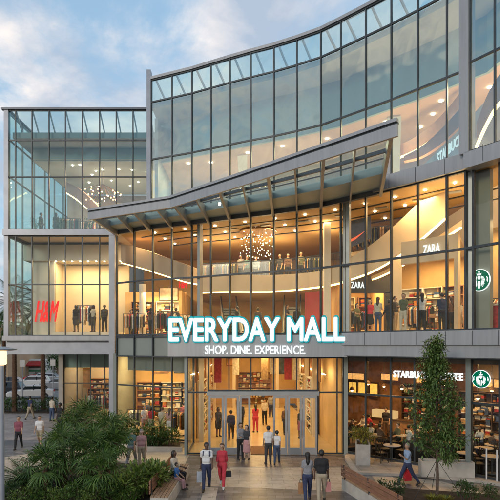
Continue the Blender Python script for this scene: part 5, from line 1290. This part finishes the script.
# fan palms
def fan_frond(b, org, d, stalk, rad, n=15):
    d = d.normalized(); s = d.cross(Vector((0,0,1))).normalized(); u = s.cross(d)
    hub = org+d*stalk; b.tube(org, hub, .014, .008, 4, False)
    tilt = random.uniform(-.35,.1)
    for i in range(n):
        a = (i/(n-1)-.5)*R(230)+random.uniform(-.04,.04); l = rad*(1-.28*abs(a)/2)*random.uniform(.88,1.05)
        v = (d*math.cos(a)+s*math.sin(a)+u*(.12-.28*abs(math.sin(a))+tilt*.4)).normalized(); w = .052
        sd = v.cross(u).normalized()*w/2; m1 = hub+v*l*.55; e = hub+v*l+Vector((0,0,-l*random.uniform(.12,.38)))
        b.add([hub, m1+sd, e, m1-sd, m1+u*.012], [(0,1,4),(1,2,4),(2,3,4),(3,0,4)])
def fan_palm(loc, h, nf, rad, label, tr=.10, group='fan palms in the left bed', lean=.1):
    o = empty('fan_palm', loc, random.uniform(0,6), label, 'palm tree', group)
    top = Vector((random.uniform(-1,1)*lean,random.uniform(-1,1)*lean,h)); t = MB()
    pr = 8; last = Vector((0,0,0))
    for k in range(pr):
        q = top*((k+1)/pr); t.tube(last, q+(q-last)*.15, tr*(1.15-.25*k/pr), tr*(1.02-.25*k/pr), 9, True); last = q
    t.build('trunk', PBARK, o, world=False); b = MB()
    for i in range(nf):
        a = i*2.399; el = R(80-128*(i/(nf-1))**.9+random.uniform(-9,9)); d = Vector((math.cos(a)*math.cos(el), math.sin(a)*math.cos(el), math.sin(el)))
        fan_frond(b, top, d, rad*random.uniform(.55,.85), rad*random.uniform(.8,1.05))
    b.build('crown', PALML, o, world=False); return o
def feather_palm(loc, h, nf, L_, label, tr=.06, name='palm_tree', cat='palm tree', m=None, group=None, el0=82, el1=-25, n=24, lw=.035, droop=.5):
    o = empty(name, loc, random.uniform(0,6), label, cat, group); top = Vector((random.uniform(-.02,.02)*h,random.uniform(-.02,.02)*h,h)); t = MB(); k_ = max(3,int(h*3)); last = Vector((0,0,0))
    for k in range(k_):
        q = top*((k+1)/k_); t.tube(last, q+(q-last)*.1, tr*(1.2-.4*k/k_), tr*(1.08-.4*k/k_), 9); last = q
    t.build('trunk', PBARK, o, world=False); b = MB()
    for i in range(nf):
        a = i*2.399; el = R(el0+(el1-el0)*(i/(nf-1))+random.uniform(-6,6)); d = Vector((math.cos(a),math.sin(a),0)); p = top.copy(); pts = []; l = L_*random.uniform(.85,1.1)
        for k in range(9):
            pts.append(p.copy()); e = el-droop*1.6*(k/8)**1.3; p += (d*math.cos(e)+Vector((0,0,math.sin(e))))*l/8
        for p_,q_ in zip(pts,pts[1:]): b.tube(p_,q_,.012,.009,4,False)
        for k in range(n):
            f = .12+.88*k/n; j = min(int(f*8),7); p_ = pts[j].lerp(pts[j+1], f*8-j); t_ = (pts[j+1]-pts[j]).normalized(); s = t_.cross(Vector((0,0,1))).normalized()
            for sg_ in (-1,1): leaf(b, p_, s*sg_+t_*.55+Vector((0,0,.18)), L_*.30*math.sin(math.pi*(.12+.85*f))+.05, lw, .7)
    b.build('crown', m or PALML, o, world=False); return o
PL = [(47,498,1.15,.66,'low fan palm at the left front of the bed beside the feathery cycad'),(66,492,1.55,.70,'fan palm in the middle left of the bed'),(84,478,2.35,.74,'tallest fan palm at the back of the bed, crown against the shop under the wing'),
      (100,500,1.0,.66,'low fan palm at the front middle of the bed'),(107,483,1.95,.72,'fan palm with slim trunk at the right of the bed'),(113,488,1.7,.52,'fan palm nearest the croton shrub, its trunk bare'),
      (72,475,1.75,.68,'fan palm in the back row of the bed, left of the tallest'),(90,492,1.45,.68,'fan palm in the thick of the clump')]
for px,py,h,rad,lb in PL:
    x,y = gp(px,py); fan_palm((x,y,.06), h, random.choice((21,25,28)), rad*1.08, lb)
x,y = gp(24,496); feather_palm((x,y,.06), .45, 30, 1.0, 'feathery cycad with arching fronds at the left end of the bed', .12, 'cycad', 'cycad', LEAFD, None, 75, -2, 22, .03, .35)
x,y = gp(141,500); shrub((x,y,.06), .95,.8,1.35, 900, LEAFL, 'broad leaved yellow green shrub beside the bench', .27,.10,'croton_shrub')
x,y = gp(155,492); shrub((x,y,.06), .6,.6,1.1, 500, LEAF, 'broad leaved green shrub touching the back of the left bench', .24,.09,'croton_shrub')
hn = 0
for px,py,rx_,h,m,lb in ((8,503,.6,.7,LEAFD,'dark'),(24,506,.6,.65,LEAFL,'lime green'),(42,505,.6,.7,LEAF,'mid green'),(58,507,.55,.62,LEAFL,'lime green'),(76,505,.6,.75,LEAF,'mid green'),(93,507,.55,.7,LEAFL,'lime green'),(110,504,.6,.8,LEAFD,'dark'),(128,506,.5,.62,LEAF,'mid green'),(98,492,.7,.8,LEAFD,'dark'),(60,488,.6,.7,LEAFD,'dark'),(36,493,.6,.6,LEAFD,'dark'),(80,496,.6,.7,LEAFD,'dark'),(119,494,.6,.8,LEAFD,'dark')):
    x,y = gp(px,py); hn += 1
    shrub((x,y,.06), rx_,rx_*.9,h, 620, m, '%s leafy hedge shrub low in the palm bed, number %s along its front'%(lb,'one two three four five six seven eight nine ten eleven twelve thirteen'.split()[hn-1]), .10,.05,'hedge_shrub','low shrubs under the palms')
for i,(X,Y,h,m,lb) in enumerate(((-7.6,28.5,1.2,LEAFD,'dark shrub at the corner post end of the facade bed'),(-6.9,28.2,1.5,LEAF,'tall green shrub second from the corner post in the facade bed'),(-6.2,27.6,1.0,LEAFD,'dark low shrub in the middle of the facade bed'),
     (-5.5,27.2,1.4,LEAF,'green shrub in front of the third glass bay of the facade bed'),(-4.8,27.0,.9,LEAFD,'dark low shrub near the doors in the facade bed'),(-4.2,26.7,1.1,LEAF,'green shrub at the door end of the facade bed'),(-5.2,26.5,.6,LEAFD,'lowest shrub at the front of the facade bed'))):
    shrub((X,Y,.08), .6,.55,h, 650, m, lb, .16,.06,'shrub','shrubs in the facade bed')
feather_palm((-7.1,27.9,.08), 1.1, 16, .9, 'small feathery palm rising from the facade bed', .05, n=18, group=None)
feather_palm((-4.9,27.3,.08), .9, 14, .8, 'smaller feathery palm in the facade bed nearer the doors', .05, n=18, group=None)
for i,(px,py,m,lb) in enumerate(((384,497,LEAFD,'round dark shrub left of the tree stem, first of two'),(398.5,498,LEAFD,'round dark shrub left of the tree stem, second of two'),(462,499,LEAFD,'dark shrub right of the tree stem'),(472,503,LEAFD,'small dark shrub right of the tree stem, lower'),(490,502,LEAFD,'dark shrub at the bottom right corner'))):
    x,y = gp(px,py+3); shrub((x,y,.06), .30,.30,.75, 420, m, lb, .08,.045,'shrub','dark shrubs in the front bed')
for px,py,lb in ((432,502,'yellow green grass tuft left of the tree stem'),(446,503,'yellow green grass tuft right of the tree stem')):
    x,y = gp(px,py); o = empty('grass_tuft',(x,y,.06),0,lb,'grass tuft','grass tufts around the tree'); b = MB()
    for i in range(170):
        a = random.random()*6.28; r = random.random()*.2; leaf(b, Vector((r*math.cos(a),r*math.sin(a),0)), Vector((math.cos(a)*.5,math.sin(a)*.5,1)), random.uniform(.22,.42), .02, .8)
    b.build('blades', LEAFY, o, world=False)
# the round crowned tree
tx,ty = gp(437,499); tr = empty('street_tree', (tx,ty,.06), 0, 'young broadleaf tree with dense oval crown held by guy wires before the cafe', 'tree')
t = MB(); pts = [Vector((0,0,0)),Vector((.02,0,.8)),Vector((0,.02,1.6)),Vector((-.02,0,3.0)),Vector((.0,0,4.3)),Vector((.03,0,5.7))]
for i,(a,b_) in enumerate(zip(pts,pts[1:])): t.tube(a,b_,.06-.009*i,.06-.009*(i+1),8)
br = []
for i in range(46):
    z = 1.25+4.2*i/46; a = i*2.4; env = min(1,(z-.4)/1.2)*(1-max(0,(z-2.3)/3.5))**1.0; l = 1.14*env*random.uniform(.5,1.12)+.02
    e = Vector((l*math.cos(a), l*math.sin(a), z+.45*l+.1)); t.tube((0,0,z), e, .022, .007, 5, False); br.append((Vector((0,0,z)),e))
    for k in range(2):
        q = Vector((0,0,z)).lerp(e,.6); f_ = q+rv()*.35; t.tube(q,f_,.009,.004,4,False); br.append((q,f_))
t.build('trunk', BARK, tr, world=False)
b = MB()
for i in range(370):
    s_,e = random.choice(br); c = s_.lerp(e, random.uniform(.35,1.06))+rv()*.10
    for k in range(24):
        v = rv(); p = c+v*random.random()**.5*.18; leaf(b, p, v+Vector((0,0,-.1))+rv()*.5, random.uniform(.09,.15), random.uniform(.05,.075), .5)
b.build('crown', leafmat('leaf_tree',(.028,.065,.015),(.14,.22,.055)), tr, world=False)
gw = MB()
for a in (200,320,80): gw.bar((0,0,1.35),(1.0*math.cos(R(a)),1.0*math.sin(R(a)),0),.014)
gw.build('guy_wire', MULL, tr, world=False)
# planters
x,y = gp(362.5,464); pl = box_planter((x,y,.1),(.62,1.35,.92),-.18,'tall concrete planter with a croton at the corner of the terrace',CONC)
shrub((x,y,.93), .42,.6,.75, 600, LEAFY, 'yellow and green croton growing in the tall terrace planter', .17,.055,'croton_shrub')
x,y = gp(446,478); box_planter((x,y,.1),(2.1,.6,.62),-.1,'long low pale planter box behind the round tree',CONCL)
shrub((x,y,.6), .8,.25,.5, 300, LEAFD, 'low dark plant in the long planter behind the round tree', .12,.05,'shrub')
for px,py,lb in ((486.5,482,'slim white post at the terrace edge, left of two'),(497,484,'slim white post at the terrace edge, right of two')):
    x,y = gp(px,py); o = empty('post',(x,y,.0),0,lb,'post','white posts at the terrace edge'); MB().tube((0,0,.02),(0,0,1.35),.03,.03,10).build('pole', mat('white_paint',(.7,.7,.7),.4,0,.05), o, world=False); MB().lathe((0,0,0),[(.09,0),(.08,.02)],10).build('base', mat('white_paint',(.7,.7,.7)), o, world=False)
# ------------------------------------------------------------------ street: lamp, palms, cars, far buildings
o = empty('street_lamp', (-7.93,16.0,0), 0, 'grey lamp post with glowing lantern and thin flat cap at the left edge', 'street lamp')
MB().tube((0,0,0),(0,0,4.85),.075,.06,12).build('pole', FRAME, o, world=False)
MB().lathe((0,0,4.85),[(.06,0),(.13,.04),(.14,.42),(.12,.46)],14).build('lantern', emis('lantern_glow',(1,.62,.30),2.2), o, world=False)
MB().lathe((0,0,5.31),[(.15,0),(.42,.03),(.44,.06),(.1,.14)],18).build('cap', ALU, o, world=False); MB().lathe((0,0,0),[(.15,0),(.14,.12),(.08,.16)],12).build('base', FRAME, o, world=False)
for px,Y,h,lb in ((14.5,40.8,10.5,'street palm with thick brown trunk left of the wing, left of two'),(43.5,42.0,10.0,'street palm with thick brown trunk beside the wing, right of two'),(3,46.0,9.0,'street palm farther left whose fronds show beside the wing')):
    X = (px-250)*Y/500; feather_palm((X,Y,0), h-1.5, 26, 2.7, lb, .19, el0=75, el1=-50, n=30, lw=.06, group='palms along the street')
i = 0
for px,py in ((8,414),(22,417),(34,415),(47,416),(56,412),(28,411),(3,419)):
    x,y = gp(px,py); y = max(40.8,min(42.9,y)); x = (px-250)*y/500; i += 1
    shrub((x,y,.08), .8,.6,random.uniform(.7,1.25), 380, (LEAFD,LEAF)[i%2], 'roadside shrub below the wing, number %s in its row'%('one two three four five six seven'.split()[i-1]), .2,.07,'shrub','shrubs along the road')
def car(kind, loc, rz, paint, label, group='cars on the street'):
    o = empty('car', loc, rz, label, 'car', group); L_ = 4.5; W = 1.8
    if kind == 'suv': prof = [(-2.25,.35),(-2.3,.75),(-2.2,1.02),(-1.95,1.1),(-1.7,1.62),(.45,1.66),(1.15,1.12),(2.1,.98),(2.28,.7),(2.25,.35)]; roof = (-1.62,.42,1.68); wb = (1.10,)
    else: prof = [(-2.25,.30),(-2.3,.68),(-2.2,.92),(-1.6,.98),(-1.05,1.38),(.35,1.42),(1.15,.96),(2.1,.82),(2.28,.6),(2.25,.30)]; roof = (-1.0,.3,1.42); wb = (.95,)
    b = MB(); n = len(prof); zb = wb[0]
    half = lambda z: W/2*(1 if z <= zb else 1-.28*(z-zb)/(1.66-zb+.01))*(.97 if z < .5 else 1)
    vs = [(x,-half(z),z) for x,z in prof]+[(x,half(z),z) for x,z in prof]
    b.add(vs, [tuple(range(n)), tuple(range(2*n-1,n-1,-1))]+[(i,n+i,n+(i+1)%n,(i+1)%n) for i in range(n)])
    bo = b.build('body', paint, o, world=False); bo.modifiers.new('bevel','BEVEL').width = .05; bo.modifiers['bevel'].segments = 2
    gm = mat('car_glass',(.015,.018,.02),.08,0,.1,2); A,B_,C_,D_ = (prof[3],prof[4],prof[5],prof[6])
    lp_ = lambda p,q,t: (p[0]+(q[0]-p[0])*t, p[1]+(q[1]-p[1])*t)
    for s in (-1,1):
        q = [lp_(A,B_,.12),lp_(A,B_,.86),lp_(C_,D_,.14),lp_(C_,D_,.9)]; q[0] = (q[0][0]+.12,q[0][1]+.02); q[1] = (q[1][0]+.1,q[1][1]); q[3] = (q[3][0]-.12,q[3][1]+.03)
        g = MB(); v = [(x,s*(half(z)+.012),z) for x,z in q]; g.add(v+[(x,y-s*.02,z) for x,y,z in v],[(0,1,2,3),(7,6,5,4)]+[(i,i+4,(i+1)%4+4,(i+1)%4) for i in range(4)]); g.box((( q[1][0]+q[2][0])/2,s*(W/2-.05),zb+.25),(.06,.1,.5)); g.build('side_window', gm, o, world=False)
        h = MB(); h.box((.85,s*(W/2+.07),zb+.08),(.12,.16,.1)); h.build('wing_mirror', paint, o, world=False)
        MB().box((2.24,s*.62,.68),(.1,.34,.14)).build('headlight', mat('lamp_glass',(.7,.7,.7),.15), o, world=False); MB().box((-2.27,s*.66,.82),(.08,.28,.16)).build('taillight', mat('tail_lens',(.45,.02,.02),.2), o, world=False)
        for x in (-1.38,1.38):
            w_ = MB().tube((x,s*(W/2-.2),.32),(x,s*(W/2+.015),.32),.33,.33,18).build('wheel', mat('tyre_rubber',(.02,.02,.02),.85), o, world=False)
            MB().tube((x,s*(W/2+.0),.32),(x,s*(W/2+.03),.32),.2,.18,12).build('rim', mat('wheel_rim',(.4,.4,.42),.3,.7), w_, world=False)
    for (P_,Q_),nm in (((C_,D_),'windscreen'),((B_,A),'rear_window')):
        p1,p2 = lp_(P_,Q_,.1),lp_(P_,Q_,.92); nx,nz = (P_[1]-Q_[1]), abs(Q_[0]-P_[0]); l_ = math.hypot(nx,nz); nx,nz = nx/l_*.012*(1 if nm == 'windscreen' else -1),nz/l_*.012
        g = MB(); v = [(p1[0]+nx,-half(p1[1])+.08,p1[1]+nz),(p2[0]+nx,-half(p2[1])+.1,p2[1]+nz),(p2[0]+nx,half(p2[1])-.1,p2[1]+nz),(p1[0]+nx,half(p1[1])-.08,p1[1]+nz)]
        g.add(v+[(x-nx*2,y,z-nz*2) for x,y,z in v],[(0,1,2,3),(7,6,5,4)]+[(i,i+4,(i+1)%4+4,(i+1)%4) for i in range(4)]); g.build(nm, gm, o, world=False)
    MB().box((2.27,0,.45),(.06,1.2,.18)).build('grille', MULL, o, world=False); MB().box((-2.3,0,.6),(.03,.5,.13)).build('number_plate', mat('plate',(.6,.6,.5),.5), o, world=False)
    return o
cw = mat('car_paint_white',(.62,.62,.62),.2,0,.03); cs = mat('car_paint_silver',(.36,.37,.38),.25,.4,.03); cdk = mat('car_paint_dark',(.03,.035,.045),.2,.2,.05); crd = mat('car_paint_red',(.35,.02,.02),.2,.1,.05)
def gY(px, Y): return ((px-250)*Y/500, Y)
for px,Y,k,pt,rz,lb in ((31,52.5,'saloon',cw,200,'white saloon on the near lane between the two palm trunks'),(33,64.5,'suv',cw,195,'white sport utility car on the far lane behind the saloon'),(58,63,'saloon',cs,190,'silver car on the far lane beside the column'),
     (4,54.5,'suv',cdk,185,'dark car at the left edge of the street'),(13,66,'saloon',cdk,8,'dark saloon behind the left palm trunk'),(51,71.5,'suv',cs,4,'silver sport utility car parked along the far kerb, right of two'),(38,72.2,'saloon',crd,4,'dark red car parked along the far kerb, left of the silver one')):
    x,y = gY(px,Y); car(k,(x,y,-.13),R(rz),pt,lb)
x,y = gY(21,84.5)
bs = empty('bus', (x,y,-.13+.15), R(3), 'long white bus with green band behind the parked cars', 'bus')
bb = MB().box((0,0,1.75),(9.5,2.5,2.6)).build('body', mat('bus_white',(.6,.6,.58),.3), bs, world=False); bb.modifiers.new('bevel','BEVEL').width = .12
MB().box((0,-1.262,2.15),(9.0,.03,.9)).build('window_band', mat('car_glass',(.015,.018,.02)), bs, world=False); MB().box((0,-1.262,1.2),(9.3,.03,.3)).build('stripe', mat('green_stripe',(.05,.25,.12),.4), bs, world=False)
for s in (-3.2,3.0):
    for q in (-1.1,1.1): MB().tube((s,q-.15,.5),(s,q+.15,.5),.5,.5,16).build('wheel', mat('tyre_rubber',(.02,.02,.02)), bs, world=False)
# far buildings
def building(px0, px1, Y, H, D, m, label, floors, nwin, arch=False, rz=0):
    X0,X1 = (px0-250)*Y/500,(px1-250)*Y/500; xm = (X0+X1)/2; W_ = X1-X0
    o = empty('building', (xm,Y,-.13), rz, label, 'building')
    MB().box((0,D/2,H/2),(W_,D,H)).build('wall', m, o, world=False)
    MB().box((0,D/2,H+.15),(W_+.5,D+.5,.3)).build('roof', mat('roof_stone',(.3,.26,.22),.8), o, world=False)
    fh = H/floors
    for f_ in range(floors):
        MB().box((0,-.08,f_*fh+fh-.12),(W_+.1,.16,.16)).build('cornice', WHITEP, o, world=False)
        for k in range(nwin):
            x = -W_/2+W_*(k+.5)/nwin; ww = min(1.4,W_/nwin*.5); z0 = f_*fh+.9 if f_ else .3; z1 = f_*fh+fh-.7
            fr_ = MB(); fr_.box((x-ww/2-.05,-.05,(z0+z1)/2),(.1,.12,z1-z0+.1)); fr_.box((x+ww/2+.05,-.05,(z0+z1)/2),(.1,.12,z1-z0+.1)); fr_.box((x,-.05,z0-.05),(ww,.14,.1)); fr_.box((x,-.05,z1+.05),(ww,.12,.1))
            wn = fr_.build('window', WHITEP, o, world=False)
            p = MB()
            if arch and f_ == 0:
                pts = [(x-ww/2,z0),(x+ww/2,z0)]+[(x+ww/2*math.cos(a),z1-.4+ww/2*math.sin(a)) for a in [math.pi*t/8 for t in range(9)]]
                p.add([(u,-.02,v) for u,v in pts],[tuple(range(len(pts)))])
            else: p.quad((x-ww/2,-.02,z0),(x+ww/2,-.02,z0),(x+ww/2,-.02,z1),(x-ww/2,-.02,z1))
            p.build('pane', mat('far_window',(.04,.04,.045),.15,0,.3,.5), wn, world=False)
    return o
building(40,66,88,6.0,14,mat('far_white_stucco',(.55,.50,.44),.8,0,.08,.5),'white stucco building with arched openings across the street',2,5,True)
building(-60,7.5,58+18,8.5,14,mat('far_beige_stucco',(.52,.36,.22),.8,0,.08,.5),'warm beige building at the left edge across the street',2,9)
building(-150,-70,90,11,16,mat('far_rose_stucco',(.42,.30,.25),.8,0,.08,.5),'rose stucco building outside the left edge of the view',3,8)
building(10,40,108,6.4,14,mat('far_tan_stucco',(.40,.32,.24),.8,0,.08,.5),'tan low building behind the far trees',2,6)
x,y = gY(35,83); aw = empty('awning', (x,y,0), 0, 'small red awning on posts behind the parked cars', 'awning')
b = MB(); b.add([(-1.2,-.8,2.2),(1.2,-.8,2.2),(1.2,.8,3.0),(-1.2,.8,3.0),(-1.2,-.8,2.0),(1.2,-.8,2.0),(1.2,.8,2.8),(-1.2,.8,2.8)],[(0,1,2,3),(7,6,5,4),(0,4,5,1),(1,5,6,2),(2,6,7,3),(3,7,4,0)]); b.build('cover', GOODS[0], aw, world=False)
for s in (-1.15,1.15): MB().tube((s,-.75,0),(s,-.75,2.1),.04,.04,8).build('post', MULL, aw, world=False); MB().tube((s,.75,0),(s,.75,2.8),.04,.04,8).build('post', MULL, aw, world=False)
def broad_tree(loc, h, r, label, n=60, group='trees across the street', m=None):
    o = empty('tree', loc, 0, label, 'tree', group); t = MB(); t.tube((0,0,0),(0,0,h*.5),.25,.16,9); b = MB(); cs_ = []
    for i in range(12):
        a = i*2.4; q = Vector((r*.6*math.cos(a)*random.uniform(.5,1), r*.6*math.sin(a)*random.uniform(.5,1), h*random.uniform(.5,.9))); t.tube((0,0,h*.38),q,.09,.03,6,False); cs_.append(q)
    for i in range(n):
        c = random.choice(cs_)+rv()*r*.35
        for k in range(26): v = rv(); leaf(b, c+v*random.random()**.5*r*.28, v+rv()*.4, random.uniform(.25,.45), random.uniform(.14,.22), .4)
    t.build('trunk', BARK, o, world=False); b.build('crown', m or LEAFD, o, world=False); return o
for px,Y,h,r,lb in ((12,92,7.5,4.2,'leafy tree across the street, left of three behind the bus'),(24,95,7.0,4.0,'leafy tree across the street, middle of three behind the bus'),(34,92,6.6,3.6,'leafy tree across the street, right of three behind the bus'),(58,79,4.2,2.0,'small leafy tree in front of the white arched building'),(-14,80,7,4,'leafy tree outside the left edge across the street')):
    x,y = gY(px,Y); broad_tree((x,y,-.13), h, r, lb)
# poles in the street
for px,Y,lb in ((22.5,47,'thin pale sign pole by the road, left of two'),(53,49,'thin pale sign pole by the road, right of two')):
    x,y = gY(px,Y); o = empty('sign_pole',(x,y,-.13),0,lb,'pole','poles by the road'); MB().tube((0,0,0),(0,0,4.3),.05,.05,8).build('pole', FRAME, o, world=False); MB().box((0,-.06,3.9),(.5,.03,.6)).build('sign_panel', mat('pale_sign_back',(.5,.5,.5),.5), o, world=False)
# indoor plants in the upper wing
for px,lb in ((36,'potted palm in the upper wing, leftmost'),(60,'potted palm in the upper wing, second'),(90,'potted palm in the upper wing, rightmost')):
    X = (px-250)*33.6/500; pt_ = empty('potted_palm',(X,33.6,12.85),0,lb,'potted plant','potted palms in the upper wing'); MB().lathe((0,0,0),[(.18,0),(.25,.4),(.26,.42)],14).build('pot', CONC, pt_, world=False)
    t_ = MB(); 
    for i in range(12):
        a = i*2.4; d_ = Vector((math.cos(a)*.5,math.sin(a)*.5,1)); p = Vector((0,0,.4)); t_.tube(p,p+d_*.6,.01,.006,4,False)
        for k in range(9): leaf(t_, p+d_*(.2+.06*k), rv()+d_, .3, .04, .8)
    t_.build('fronds', LEAF, pt_, world=False)
